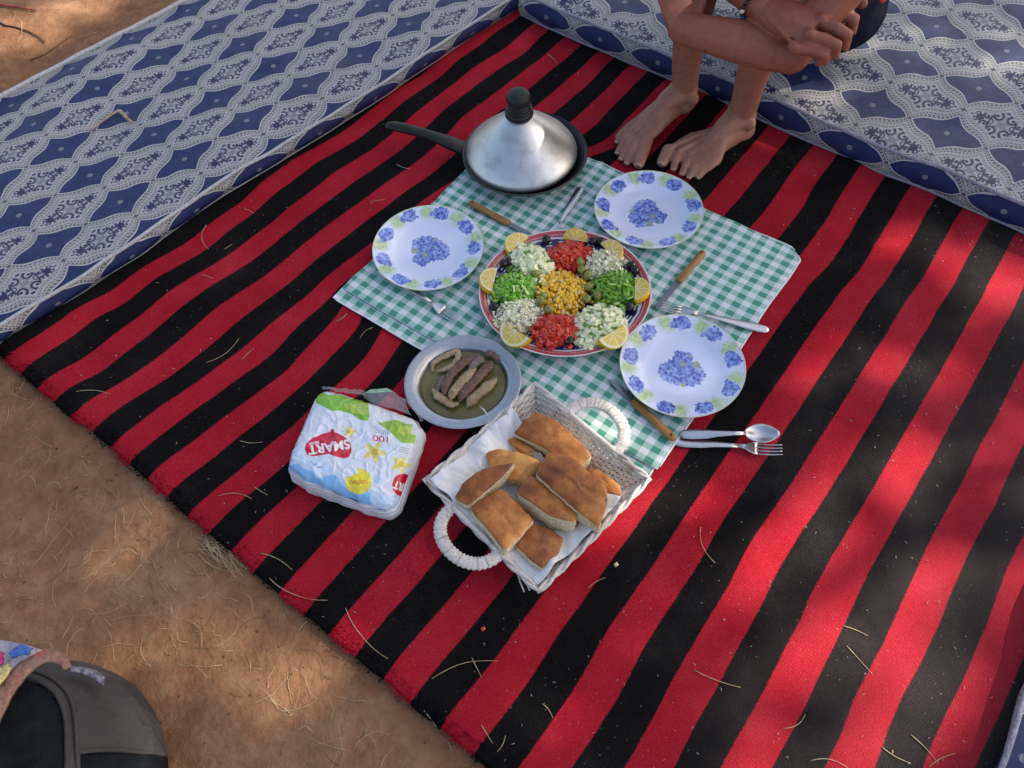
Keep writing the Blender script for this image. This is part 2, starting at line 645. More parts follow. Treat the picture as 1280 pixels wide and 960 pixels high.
# ------------------------------------------------------------------ striped rug
def build_rug():
    g = G()
    us = np.concatenate([np.linspace(U0, U0 + .04, 9)[:-1], np.arange(U0 + .04, U1, .0125)])
    vs = np.arange(VA, VB, .0125)
    U, V = np.meshgrid(us, vs, indexing='ij')
    D = rug_dv(U, V)
    P = np.zeros(U.shape + (3,))
    for i in range(U.shape[0]):
        for j in range(U.shape[1]):
            u, v = U[i, j], V[i, j] + D[i, j]
            if i == 0:
                u += .004 * n3(v * 20, 0, 5.5) + .006 * n3(v * 4, 0, 1.5)
            P[i, j] = uv2w(u, v, rug_h(U[i, j], v))
    g.grid(P)
    uv = np.stack([U.ravel(), (V.ravel() - V0) / PER], 1)
    # the thin underside edge along the front
    b = g.n
    low = P[0].copy()
    low[:, 2] = -0.004
    g.add(low, [])
    g.f += [(j, j + 1, b + j + 1, b + j) for j in range(len(vs) - 1)]
    g.m += [0] * (len(vs) - 1)
    uv = np.concatenate([uv, uv[:len(vs)]])
    m = Mat('rug_weave', rough=.95, spec=.06)
    x, y, _ = m.xyz(m.co('UV'))
    wob = m.noise(m.vec(x * 9.0, y * 1.1), 1.0, 3, .6)
    fine = m.noise(m.vec(x * 260.0, y * 40.0), 1.0, 2, .6)
    t = ((y + (wob - .5) * .06 + (fine - .5) * .045 + .5).frac() - .5).abs()
    wid = y.ss(.4, 1.9) * .045 + .205
    red = (t - wid).ss(.012, -.012)
    co = m.co('Object')
    big = m.noise(co, 7, 4, .6)
    nap = m.noise(co, 330, 3, .7)
    r_ = m.ramp(nap * .55 + big * .45, [(.3, (.25, .0062, .013)), (.52, (.41, .0140, .028)), (.72, (.52, .042, .060))])
    k_ = m.ramp(nap * .55 + big * .45, [(.3, (.0032, .0028, .0031)), (.52, (.0078, .0069, .0071)), (.72, (.022, .0195, .0185))])
    col = m.mix(red, k_, r_)
    dust = m.noise(co, 2.2, 6, .7).ss(.52, .85) * m.noise(co, 60, 3, .7).ss(.4, .75)
    col = m.mix(dust * .5, col, (.13, .095, .07))
    wx, wy, _z = m.xyz(co)
    near_right = (wx * .75 - wy * .55 + (big - .5) * .5).ss(-.10, .40)
    col = m.mix(near_right * (nap * .5 + .1) * .75, col, m.mix(red, (.105, .085, .080), (.36, .055, .072)))  # black stripes get paler and red ones duller towards the near right
    speck = m.vor(co, 95).lt(.085) * m.noise(co, 5, 2).gt(.52)
    col = m.mix(speck * .35, col, (.42, .36, .32))
    m.set(color=col)
    rib = ((x * 2 * math.pi / .0052 + (nap - .5) * 4.0).sin()) * .5 + .5
    rib2 = ((y * (PER * 2 * math.pi / .0034) + (nap - .5) * 3.0).sin()) * .5 + .5
    m.bump(rib * .14 + rib2 * .20 + nap * .8 + big * .4, .0022, .9)
    rug = ob('rug', g, m.mat, uv=uv)
    tag(rug, 'red and black striped woven rug spread on the sand under the meal', 'rug')
    # short yarn tufts along the cut front edge
    rm = plain('yarn_red', (.40, .009, .03), .95, .2, 90, spec=.05)
    km = plain('yarn_black', (.008, .008, .009), .95, .3, 90, spec=.03)
    gf = [G(), G()]
    r = np.random.RandomState(5)
    for i in range(1900):
        v = r.uniform(VA + .01, VB - .02)
        q = ((v - V0) / PER + .5) % 1.0
        mi = 0 if abs(q - .5) < .25 else 1
        dv = float(rug_dv(np.array(U0), np.array(v)))
        u = U0 + r.uniform(-.006, .022)
        L = r.uniform(.002, .0048)
        p = uv2w(u, v + dv, rug_h(max(u, U0 + .004), v) + .0)
        a = r.uniform(-1.2, 1.2)
        d = uv2w(-math.cos(a), math.sin(a), 0) * L
        up = r.uniform(.0, .004)
        gf[mi].tube([p - (0, 0, .002), p + d * .5 + (0, 0, up), p + d + (0, 0, up * .3 - .002)], [.0014, .0012, .0005], 3)
    for mi, mm in ((0, rm), (1, km)):
        tag(ob('fringe', gf[mi], mm, rug), kind='stuff')


build_rug()


# ------------------------------------------------------------------ floor mattresses in blue damask
def damask():
    m = Mat('damask', rough=.42, spec=.35)
    x, y, _ = m.xyz(m.co('UV'))
    wv = m.noise(m.co('UV'), 5.0, 2)
    fx = ((x + .5).frac() - .5).abs()
    fy = ((y + .5).frac() - .5).abs()
    a, b = fx * 2.0, fy * 2.0
    f = 1.0 - a - (a * (2 * math.pi)).sin() * (.55 / (2 * math.pi))
    q = b - f
    w1 = .245 - a * .15
    w2 = a * .19 + .16
    navy = (q + w1).lt(0.0)
    fil = (q - w2).gt(0.0)
    qn = (q + w1) / (w1 + w2)
    line1 = (q + w1).abs().lt(.026)
    line2 = (q - w2).abs().lt(.015)
    line3 = (qn - .36).abs().lt(.035).max((qn - .88).abs().lt(.03))
    s = (a - b)
    ch = ((s * 26.0 + qn * 3.0).sin() * (s * 26.0 - qn * 9.0 + 1.3).sin()).gt(-.12) * (qn - .62).abs().lt(.20)
    dots = ((s * 44.0).sin()).gt(.1) * (qn - .20).abs().lt(.085)
    # filigree scrolls, mirrored in both axes of the cell
    X, Y = (.5 - fx) * 2.0, (.5 - fy) * 2.9

    def dist(cx, cy, k=.58):
        dx, dy = X - cx, (Y - cy) * k
        return (dx * dx + dy * dy).sqrt()

    def ring(cx, cy, r, w=.030): return (dist(cx, cy) - r).abs().lt(w)
    def disc(cx, cy, r): return dist(cx, cy).lt(r)
    ink = (ring(.17, .40, .105, .026) * inv(disc(.24, .56, .085))).max(disc(.20, .40, .042))
    ink = ink.max(ring(.40, .26, .095, .026) * inv(disc(.32, .42, .07))).max(disc(.39, .22, .040))
    ink = ink.max(disc(.54, .09, .062)).max(disc(.60, .0, .050)).max(disc(.49, .0, .045)).max(ring(.64, .16, .050, .018)).max(disc(.78, .0, .030)).max(disc(.72, .07, .022))
    ink = ink.max(disc(.02, .70, .036)).max(disc(.10, .62, .024)).max(ring(.27, .04, .050, .016)).max(disc(.30, .52, .022)).max(disc(.53, .34, .024))
    dx = dist(1.0, 1.45)
    pale = (.40, .395, .39)
    grey = (.080, .079, .080)
    dark = (.03, .032, .045)
    nav = m.ramp(wv, [(.3, (.008, .017, .075)), (.7, (.012, .026, .115))])
    col = m.mix(ch.max(dots), grey, (.19, .187, .183))
    mid = disc(.0, .0, .10).max(disc(.12, .14, .05)).max((dist(.45, .15) - .17).abs().lt(.02)).max((dist(.15, .38) - .13).abs().lt(.015))
    dx = dist(1.0, 1.0)
    pale = (.40, .395, .39)
    grey = (.105, .108, .118)
    dark = (.035, .037, .05)
    nav = m.ramp(wv, [(.3, (.008, .017, .075)), (.7, (.012, .026, .115))])
    col = m.mix(ch.max(dots), grey, pale)
    inf = m.mix(ink, m.mix(mid, pale, (.22, .225, .25)), (.016, .018, .075))
    col = m.mix(fil, col, inf)
    col = m.mix(line1.max(line2).max(line3), col, (.50, .495, .49))
    ncell = m.mix(disc(1.0, 1.45, .075), nav, m.mix(((dx * 130.0).sin()).gt(0.0), (.25, .27, .30), (.12, .135, .16)))
    col = m.mix(navy * inv(line1), col, ncell)
    node = ((1.0 - a) * (1.0 - a) + b * b).sqrt().min((a * a + (1.0 - b) * (1.0 - b)).sqrt())
    col = m.mix(node.lt(.055), col, (.07, .072, .085))
    grime = m.noise(m.co('Object'), 5, 5, .65).ss(.55, .8)
    col = m.mix(grime * .22, col, (.20, .15, .11))
    m.set(color=col, rough=m.noise(m.co('Object'), 40, 3) * .25 + .32)
    tw = m.noise(m.co('Object'), 9, 4, .55) + m.noise(m.co('Object'), 3.2, 2, .5) * 2.0
    thr = ((x * 620.0).sin() * (y * 620.0).sin())
    m.bump(tw * .9 + thr * .02 + navy * -.03, .014, .7)
    return m.mat


DAMASK = damask()
PIPING = plain('piping', (.42, .42, .43), .8, .15, 200)
PIPING2 = plain('piping_grey', (.26, .25, .31), .8, .2, 200)


def mattress(label, O, d, w, x0, x1, wid, h, top_c, side_c, Px, Py, Pys, bow=0.0, pip=PIPING, z0=.012, dust=0, seed=0):
    """O: a point on the near top edge; d along that edge, w away from the picnic"""
    d, w = np.array(d) / np.linalg.norm(d), np.array(w) / np.linalg.norm(w)
    O = np.array(O[:2])

    def loc(p): return (np.array(p[:2]) - O) @ d, (np.array(p[:2]) - O) @ w
    xs = np.arange(x0, x1 + .001, .02)
    prof = [(-bow, z0 + .004, 0)]
    nside = 7
    for k in range(1, nside):
        t = k / nside
        prof.append((-bow * (1 - t) - .010 * math.sin(t * math.pi), z0 + (h - z0) * t, 0))
    ytop = np.concatenate([[.0, .004, .012, .025], np.arange(.05, wid - .02, .025), [wid - .015, wid - .004, wid]])
    for y in ytop:
        prof.append((y, None, 1))
    prof += [(wid + .008, h * .6, 2), (wid + .002, .002, 2)]
    P = np.zeros((len(xs), len(prof), 3))
    UVs = np.zeros((len(xs), len(prof), 2))
    tx, ty = loc(top_c)
    sx, sd = side_c
    for i, x in enumerate(xs):
        for j, (y, z, k) in enumerate(prof):
            xx = x
            if k == 1:
                e = min(y, wid - y, x - x0, x1 - x)
                puff = .010 * (1 - math.exp(-max(e, 0) / .05))
                z = h + puff + .012 * n3(x * 2.6, y * 5, seed + 1.0) * min(max(e, 0) / .05, 1) + .005 * n3(x * 5, 0.0, seed + 31.0) * math.exp(-max(y, 0) / .06) - .004 * (1 - min(abs(n3(x * 4 + y * 2, y * 4, seed + 23.0)) * 7, 1)) * min(max(e, 0) / .05, 1) + .003 * n3(x * 14, y * 14, seed)
            else:
                z = z + .002 * n3(x * 12, z * 20, seed + 3.0)
            yy = y + (.012 * n3(x * 2.6, 0.0, seed + 7.0) + .005 * n3(x * 8.0, 0.0, seed + 17.0)) * math.exp(-max(y, 0) / .25) + (.003 * n3(x * 11, z * 30, seed + 9.0) if k == 0 else 0)
            p = O + d * xx + w * yy
            if k == 0: z += .004 * n3(x * 5, 0.0, seed + 31.0) * (z / h)
            P[i, j] = (p[0], p[1], z)
            if k == 1: UVs[i, j] = ((x - tx) / Px, (y - ty) / Py)
            elif k == 0: UVs[i, j] = ((x - sx) / Px, ((z - h) + sd) / Pys)
            else: UVs[i, j] = ((x - tx) / Px, (y - ty + (h - z)) / Py)
    root_p = O + d * (x0 + x1) / 2 + w * wid / 2
    root = thing('floor_mattress', label, 'mattress', (root_p[0], root_p[1], 0))
    rp = np.array([root_p[0], root_p[1], 0])
    g = G()
    ns = nside
    # side and top as separate sheets so that each has its own print
    g.grid(P[:, ns:] - rp)
    uv = list(UVs[:, ns:].reshape(-1, 2))
    side = np.concatenate([P[:, :ns], P[:, ns:ns + 1]], 1)
    suv = np.concatenate([UVs[:, :ns], UVs[:, ns:ns + 1]], 1)
    for i, x in enumerate(xs): suv[i, -1] = ((x - sx) / Px, sd / Pys)
    g.grid(side - rp)
    uv += list(suv.reshape(-1, 2))
    for e, flip in ((0, 0), (-1, 1)):
        k = P.shape[1]
        c = G()
        b = g.n
        g.add(P[e] - rp, [])
        uv += list(UVs[e])
        g.f.append(tuple(b + q for q in (range(k) if flip else reversed(range(k)))))
        g.m.append(0)
    cov = ob('cover', g, DAMASK, root, uv=np.array(uv), auto=50)
    pg = G()
    pg.tube(P[:, ns] - rp + np.array([0, 0, .002]), .0042, 7)
    ob('piping', pg, pip, root)
    pg = G()
    pg.tube(P[:, 0] - rp, .0045, 7)
    ob('piping', pg, pip, root)
    pg = G()
    pg.tube(P[:, -3] - rp + np.array([0, 0, .003]), .006, 7)
    ob('piping', pg, pip, root)
    return root, loc


HL, HR = .055, .076
# left
dl = np.array([.725, .69]); wl = np.array([-.69, .725])
Ol = W(0, 408, HL)
cl = W(193.8, 169.7, HL + .008)
mattress('flat mattress in blue ogee damask with a greyish sheen, along the left of the rug', Ol, dl, wl, -.75, 2.3, .70, HL, cl,
         ((W(240, 259, .03)[:2] - Ol[:2]) @ dl, .022), .178, .1316, .105, bow=-.006, seed=2)
# right, the seated person's
dr = np.array([.748, -.663]); wr = np.array([.663, .748])
Or = W(950, 118, HR)
cr = W(1093, 127, HR + .008)
mattress('thick mattress in deep navy and white ogee damask, behind the bare feet', Or, dr, wr, -.73, 1.5, .92, HR, cr,
         ((W(1073, 172, .045)[:2] - Or[:2]) @ dr, .026), .1755, .180, .130, bow=.002, pip=PIPING2, seed=5)
# near right corner
O3 = W(1251, 960, .05)
d3 = (W(1281, 874, .05) - O3)[:2]; w3 = np.array([d3[1], -d3[0]])
mattress('corner of a blue and white patterned mattress at the rug\'s near right edge', O3, d3, w3, -.9, .75, .7, .05, W(1278, 948, .05),
         (0.0, .03), .1725, .14, .12, bow=-.02, pip=PIPING2, seed=8)


# ------------------------------------------------------------------ gingham tablecloth, two layers
CLZ = RUG_Z + .004
cL, cT, cR = W(417, 373, CLZ), W(642, 158, CLZ), W(1005, 318, CLZ)
cB = cL + cR - cT


def build_cloth():
    m = Mat('gingham', rough=.85, spec=.2, sheen=.08)
    x, y, _ = m.xyz(m.co('UV'))
    wob = (m.noise(m.co('UV'), 7, 2) - .5) * .10
    px_, py_ = .0337, .0258
    sx = ((x / px_ + wob).frac() - .5).abs().ss(.235, .265)
    sy = ((y / py_ + wob).frac() - .5).abs().ss(.235, .265)
    th = ((x * 2600.0).sin() * (y * 2600.0).sin()).gt(0.0)
    s = sx + sy
    col = m.ramp(s * .5, [(0, (.70, .72, .75)), (.5, (.36, .55, .485)), (1, (.075, .28, .22))])
    blot = m.noise(m.co('UV'), 16, 4, .6)
    col = m.mix(blot.ss(.5, .8) * .18, col, (.12, .25, .22))
    fold = m.noise(m.vec(x * 2.0, y * 2.0), 2.0, 3)
    m.set(color=col)
    m.bump(fold * 1.2 + m.noise(m.co('UV'), 45, 3) * .25 + m.noise(m.co('UV'), 900, 2) * .03, .006, .8)
    hem = plain('white_hem', (.72, .73, .76), .85, .08, 120)
    ex, ey = (cR - cT), (cL - cT)
    lx, ly = np.linalg.norm(ex), np.linalg.norm(ey)

    def layer(a0, a1, b0, b1, z, seed, nx=90, ny=80, lift=None):
        P = np.zeros((nx, ny, 3))
        uv = np.zeros((nx, ny, 2))
        for i in range(nx):
            for j in range(ny):
                a, b = a0 + (a1 - a0) * i / (nx - 1), b0 + (b1 - b0) * j / (ny - 1)
                e = .0035
                aa = a + e * n3(b * 5, seed) * (1 if 0 < i < nx - 1 else 1.3)
                bb = b + e * n3(a * 5, seed + 4)
                # rounded right-hand corner
                if aa > .965 and bb < .035:
                    dd = (aa - .965) + (.035 - bb) - .035
                    if dd > 0:
                        aa -= dd * .45
                        bb += dd * .45
                q = cT + ex * aa + ey * bb
                h = .0020 * n3(a * 7, b * 7, seed) + .0013 * (1 - min(abs(n3(a * 6 + b * 2, b * 7 - a * 2, seed + 5)) * 6, 1)) + .0010 * n3(a * 26, b * 26, seed + 2)
                for c0, am in ((.33, .0042), (.66, .0042), (.5, .0020)):
                    h += am * math.exp(-abs(a - c0) / .012) * .8
                for c0, am in ((.5, .0040), (.25, .0025), (.75, .0025)):
                    h += am * math.exp(-abs(b - c0) / .010) * .8
                P[i, j] = (q[0], q[1], z + h)
                uv[i, j] = (a * lx, b * ly)
        return P, uv
    P, uv = layer(0, 1, .0, .955, CLZ + .0035, 1.0)
    base = thing('tablecloth', 'green and white gingham tablecloth, folded double, under the plates and salad', 'tablecloth', (float(cB[0]), float(cB[1]), CLZ))
    bp = np.array([cB[0], cB[1], CLZ])
    # roll the near left fold over
    g = G()
    g.grid(P - bp)
    o = ob('upper_layer', g, m.mat, base, uv=uv.reshape(-1, 2))
    md = o.modifiers.new('thick', 'SOLIDIFY')
    md.thickness = .0012
    P2, uv2 = layer(-.004, .992, -.004, 1.0, CLZ, 6.0)
    g = G()
    g.grid(P2 - bp)
    ob('lower_layer', g, m.mat, base, uv=uv2.reshape(-1, 2) + np.array([.011, .006]))
    for line in (P2[:, -1], P2[-1, :], P[-1, :], P2[:, 0]):
        g = G()
        g.tube(line[1:-1] - bp + np.array([0, 0, .0008]), .0022, 6, flat=.5)
        ob('hem', g, hem, base)


build_cloth()
TZ = CLZ + .0075      # what stands on the cloth

# ------------------------------------------------------------------ metals, china, plastics
def metal(name, col=(.55, .55, .56), rough=.3, scratch=40, **kw):
    m = Mat(name, metal=1.0, rough=rough, **kw)
    co = m.co('Object')
    a, b = m.noise(co, scratch, 4, .7), m.noise(co, 9, 3, .6)
    m.set(color=m.mix(a.ss(.45, .75) * .35, tuple(c * 1.0 for c in col), tuple(c * .62 for c in col)), rough=b * .22 + (rough - .08) + a * .06)
    m.bump(a, .0004, .35)
    return m.mat


STEEL = metal('steel', (.58, .58, .60), .24, 160)
BLADE = metal('blade_steel', (.24, .245, .265), .30, 160)
DULL = metal('dull_aluminium', (.46, .465, .485), .30, 70)
BLACK = plain('black_enamel', (.010, .010, .011), .42, .3, 40, spec=.5)
BAKE = plain('black_plastic', (.011, .011, .012), .45, .3, 60, .0004, spec=.4)


def wood_handle():
    m = Mat('knife_wood', rough=.5)
    x, y, z = m.xyz(m.co('Object'))
    n = m.noise(m.vec(x * 14.0, y * 130.0, z * 130.0), 1.0, 4, .6)
    m.set(color=m.ramp(n, [(.3, (.20, .085, .018)), (.7, (.40, .19, .05))]))
    m.bump(n, .0004)
    return m.mat


WOOD = wood_handle()

# ------------------------------------------------------------------ pan with conical lid
def build_pan():
    c = W(656, 190, .055)
    base = np.array([c[0], c[1], TZ + .001])
    t = thing('frying_pan', 'black frying pan with a long black handle, under the conical metal lid', 'pan', tuple(base))
    z0 = .0
    zr = .055 - TZ
    g = G()
    prof = [(0, 0), (.104, 0), (.112, .003), (.128, zr * .55), (.1415, zr - .004), (.1465, zr), (.1450, zr + .0025), (.1415, zr + .001), (.137, zr - .004), (.124, zr * .5), (.108, .006), (0, .006)]
    g.lathe(prof, 72)
    ob('body', g, BLACK, t, auto=40)
    d = W(482, 157, .085)[:2] - c[:2]
    L = np.linalg.norm(d)
    d /= L
    n = np.array([-d[1], d[0]])
    g = G()
    secs = []
    for s, hw, hh, z in [(.138, .0155, .010, zr - .016), (.150, .0165, .012, zr - .011), (.175, .0160, .0125, zr - .002), (.21, .0120, .0105, zr + .010), (.25, .0105, .009, zr + .021), (.29, .0115, .009, zr + .028),
                         (L - .02, .0112, .0075, zr + .031), (L - .006, .0095, .006, zr + .030), (L, .005, .003, zr + .029)]:
        p = np.array([d[0] * s, d[1] * s, z])
        secs.append((p, np.array([n[0], n[1], 0]) * hw * 1.22, np.array([0, 0, 1.0]) * hh * 1.15))
    g.loft(secs, 14)
    h = ob('handle', g, BAKE, t)
    g = G()
    p = np.array([d[0] * (L - .016), d[1] * (L - .016), zr + .0372])
    ring = [p + np.array([d[0] * math.cos(a) * .0065 + n[0] * math.sin(a) * .004, d[1] * math.cos(a) * .0065 + n[1] * math.sin(a) * .004, 0]) for a in np.linspace(0, 2 * math.pi, 16)[:-1]]
    g.tube(ring, .0012, 6, closed=True)
    ob('hanging_loop', g, BLACK, h)
    # lid
    lc = W(651, 188.5, .052)
    lid = thing('tagine_lid', 'brushed metal conical tagine lid with a black knob, set in the frying pan', 'lid', (lc[0], lc[1], .046))
    lid.rotation_euler = (R_(1.2), R_(-.6), 0)
    m = Mat('brushed_lid', metal=1.0, rough=.34)
    x, y, z = m.xyz(m.co('Object'))
    an = y.atan2(x)
    rad = (x * x + y * y).sqrt()
    br = m.noise(m.vec(an * 6.0, rad * 420.0, 0.0), 1.0, 3, .6)
    sc = m.noise(m.vec(an * 1.3, rad * 9.0, 0.0), 1.0, 4, .6)
    blot = m.noise(m.co('Object'), 22, 5, .65)
    col = m.mix(br * .4, (.66, .65, .65), (.50, .495, .50))
    col = m.mix(blot.ss(.46, .74) * .55, col, (.33, .31, .30))
    m.set(color=col, rough=sc * .20 + .28 + blot * .08)
    m.bump(br * .5 + blot * .8 + m.noise(m.co('Object'), 9, 2) * 2.0, .0012, .5)
    g = G()
    prof = [(.1265, -.004), (.1305, -.001), (.1320, .003), (.1312, .007), (.122, .0215), (.110, .0340), (.09, .0535), (.06, .0805), (.036, .1010), (.026, .110), (.006, .113), (0, .113)]
    g.lathe(prof, 96)
    ob('cone', g, m.mat, lid, auto=60)
    g = G()
    k = .112
    prof = [(0.0000, k - .004), (0.0270, k - .004), (0.0319, k), (0.0319, k + 0.0086), (0.0292, k + 0.0115), (0.0297, k + 0.0151), (0.0270, k + 0.0173), (0.0275, k + 0.0216), (0.0255, k + 0.0238), (0.0260, k + 0.0274), (0.0244, k + 0.0295),
            (0.0260, k + 0.0346), (0.0271, k + 0.0410), (0.0264, k + 0.0475), (0.0233, k + 0.0533), (0.0171, k + 0.0565), (0.0077, k + 0.0576), (0, k + 0.0578)]
    g.lathe(prof, 40)
    ob('knob', g, BAKE, lid, auto=35)
    g = G()
    for a, r in ((2.2, .083), (4.6, .112), (4.75, .105), (5.6, .10)):
        zz = .0085 + (.132 - r) * .87
        g.ell((r * math.cos(a), r * math.sin(a), zz), (.0022, .0014, .0008), 8, 5)
    tag(ob('soot_mark', g, BLACK, lid), kind='stuff')


build_pan()


# ------------------------------------------------------------------ plates
def plate_mat():
    m = Mat('flower_china', rough=.16, spec=.5, coat=.4, coatr=.06)
    co = m.co('Object')
    x, y, z = m.xyz(co)
    X, Y = x / .12, y / .12
    r = (X * X + Y * Y).sqrt()
    rnd = m.rnd()
    ang = (Y.atan2(X) / (2 * math.pi) + rnd) * 9.0
    k = (ang + .5).floor()
    da = (ang - k) * r * (2 * math.pi / 9)
    h1, h2, h3 = m.wn(k + rnd * 37.0), m.wn(k + rnd * 37.0 + 100.0), m.wn(k + rnd * 37.0 + 200.0)
    rag = m.noise(co, 260, 2, .6) - .5
    rag2 = m.noise(co, 110, 2, .5) - .5

    def dd(ax, ay): return (ax * ax + ay * ay).sqrt()
    d1 = dd(da * .9 + (h3 - .5) * .08, (r - .845 - (h1 - .5) * .05) * 1.1) + rag * .08 + rag2 * .13
    fl = d1.lt(.138) .max((dd(da - .12, r - .80 - (h2 - .5) * .12) + rag * .07 + rag2 * .08).lt(.055))
    ang2 = ang + .5
    k2 = (ang2 + .5).floor()
    db = (ang2 - k2) * r * (2 * math.pi / 9) + .07
    grn = (dd(db, (r - .86) * 1.05) + rag2 * .18).ss(.21, .06)
    # posy in the middle
    bq = (dd(X - .02, Y - .16) + rag * .07 + rag2 * .16).lt(.24).max((dd(X - .12, Y + .10) + rag * .07 + rag2 * .16).lt(.22)).max((dd(X + .20, Y + .06) + rag * .07 + rag2 * .16).lt(.16)).max((dd(X - .27, Y - .05) + rag * .05 + rag2 * .1).lt(.05))
    gq = (dd(X + .19, Y - .17) + rag * .06).lt(.07).max((dd(X + .10, Y + .02) + rag * .06).lt(.06)).max((dd(X - .27, Y - .16) + rag * .05).lt(.04)).max((dd(X + .28, Y - .02) + rag * .05).lt(.035))
    pet = m.vor(co, 165)
    pc = m.vor(co, 165, 'Color')
    big = m.noise(co, 85, 2, .5)
    pr, pg, pb = m.xyz(m.vor(co, 165, 'Color').k)
    petal = m.ramp(pet * .45 + pr * .22 + big * .62 - .08, [(.24, (.025, .028, .19)), (.42, (.085, .12, .44)), (.62, (.20, .28, .66)), (.88, (.46, .54, .84))])
    green = m.ramp(m.noise(co, 120, 3), [(.3, (.22, .40, .07)), (.7, (.58, .70, .26))])
    col = m.mix(grn * .8 * r.gt(.66), (.66, .70, .88), green)
    col = m.mix(gq * .85, col, m.ramp(m.noise(co, 200, 2), [(.35, (.10, .17, .05)), (.65, (.45, .52, .22))]))
    col = m.mix(fl.max(bq * inv(gq * .75)), col, petal)
    col = m.mix(r.gt(.982), col, (.62, .64, .42))
    m.set(color=col)
    return m.mat


CHINA = plate_mat()


def plate_mesh():
    g = G()
    prof = [(.0, .0045), (.052, .0045), (.068, .0055), (.078, .0090), (.086, .0130), (.094, .0158), (.108, .0190), (.1185, .0216), (.1200, .0224), (.1198, .0208), (.108, .0168), (.092, .0125),
            (.078, .0062), (.070, .0010), (.066, .0), (.060, .0), (.058, .0018), (0, .0018)]
    g.lathe(prof, 96)
    me = mesh_of('plate', g)
    me.materials.append(CHINA)
    return me


PM = plate_mesh()
for px, rz, tilt, lab in [((535, 308.5), 0.6, (2.0, -.5), 'blue flowered white plate at the left of the cloth, resting on a fork'),
                          ((811, 260), 2.3, (0, 0), 'blue flowered white plate in front of the bare feet'),
                          ((853, 454.5), 4.1, (0, 0), 'blue flowered white plate between the two right-hand forks, nearest the spoon')]:
    c = W(*px, TZ + .022)
    o = ob('dinner_plate', PM, CHINA, loc=(c[0], c[1], TZ + (.0025 if tilt[0] else 0)))
    o.rotation_euler = (R_(tilt[0]), R_(tilt[1]), rz)
    tag(o, lab, 'plate', 'flowered plates laid on the gingham cloth')


# ------------------------------------------------------------------ cutlery
def along(a, b):
    """rotation whose x runs from a to b"""
    d = np.asarray(b, float) - np.asarray(a, float)
    L = np.linalg.norm(d)
    x = d / L
    y = np.cross((0, 0, 1.0), x)
    y /= np.linalg.norm(y)
    z = np.cross(x, y)
    M = Matrix(((x[0], y[0], z[0], a[0]), (x[1], y[1], z[1], a[1]), (x[2], y[2], z[2], a[2]), (0, 0, 0, 1)))
    return M, L


def knife(p_end, p_mid, p_tip, lab, z=None):
    z = TZ if z is None else z
    a, b, c = W(*p_end, z + .008), W(*p_mid, z + .006), W(*p_tip, z + .003)
    M, L = along(a, c)
    t = thing('table_knife', lab, 'knife', group='wooden handled knives on the cloth')
    t.matrix_world = M
    hl = np.linalg.norm(b - a)
    g = G()
    secs = []
    for s, hw, hh in [(0, .004, .0025), (.004, .0072, .005), (.012, .0085, .0062), (.03, .0082, .0065), (hl * .5, .0072, .006), (hl * .78, .0088, .0065), (hl - .004, .0082, .006), (hl, .0072, .005)]:
        secs.append(((s, .0006 * math.sin(s * 60), 0), (0, hw, 0), (0, 0, hh)))
    g.loft(secs, 14)
    h = ob('handle', g, WOOD, t)
    g = G()
    g.lathe([(0, 0), (.0024, 0), (.0026, -.0006)], 10, (.0105, 0, .0066))
    ob('hole', g, BLACK, h)
    g = G()
    vs = []
    for s, y0, y1 in [(hl - .006, -.0048, .0048), (hl + .012, -.0062, .0058), (hl + (L - hl) * .6, -.0066, .0058), (L - .012, -.0060, .0050), (L - .003, -.0030, .0045), (L, .0022, .0040)]:
        for zz in (-.0007, .0007):
            vs += [(s, y0, zz * .4), (s, y1, zz)]
    n = 6
    fs = []
    for i in range(n - 1):
        q, w = 4 * i, 4 * i + 4
        fs += [(q, w, w + 1, q + 1), (q + 2, q + 3, w + 3, w + 2), (q, q + 2, w + 2, w), (q + 1, w + 1, w + 3, q + 3)]
    fs += [(0, 1, 3, 2), (4 * n - 4, 4 * n - 2, 4 * n - 1, 4 * n - 3)]
    g.add(vs, fs)
    ob('blade', g, BLADE, t, smooth=False)


def sheet(g, rows, th=.0012):
    """rows of points (k, m, 3) thickened downwards"""
    P = np.asarray(rows, float)
    k, m = P.shape[:2]
    Q = P.copy()
    Q[:, :, 2] -= th
    a = g.grid(P)
    b = g.grid(Q[:, ::-1])
    fs = []
    for i in range(k - 1):
        fs.append((a + i * m, b + i * m + m - 1, b + (i + 1) * m + m - 1, a + (i + 1) * m))
        fs.append((a + i * m + m - 1, a + (i + 1) * m + m - 1, b + (i + 1) * m, b + i * m))
    fs.append(tuple([a + j for j in range(m)] + [b + j for j in range(m)]))
    fs.append(tuple([a + (k - 1) * m + j for j in reversed(range(m))] + [b + (k - 1) * m + j for j in reversed(range(m))]))
    g.f += fs
    g.m += [0] * len(fs)


def strip(prof, m=7, cup=0.0):
    """prof: (x, halfwidth, z) -> rows across y, edges lifted by cup"""
    rows = []
    for x, hw, z in prof:
        rows.append([(x, hw * (2 * j / (m - 1) - 1), z + cup * hw * ((2 * j / (m - 1) - 1) ** 2)) for j in range(m)])
    return rows


def hprof(L, neck):
    return [(0, .0035, .0022), (.006, .0085, .0024), (.02, .0100, .0026), (.05, .0090, .0034), (neck * .6, .0062, .0050), (neck * .85, .0042, .0062), (neck, .0034, .0066)]


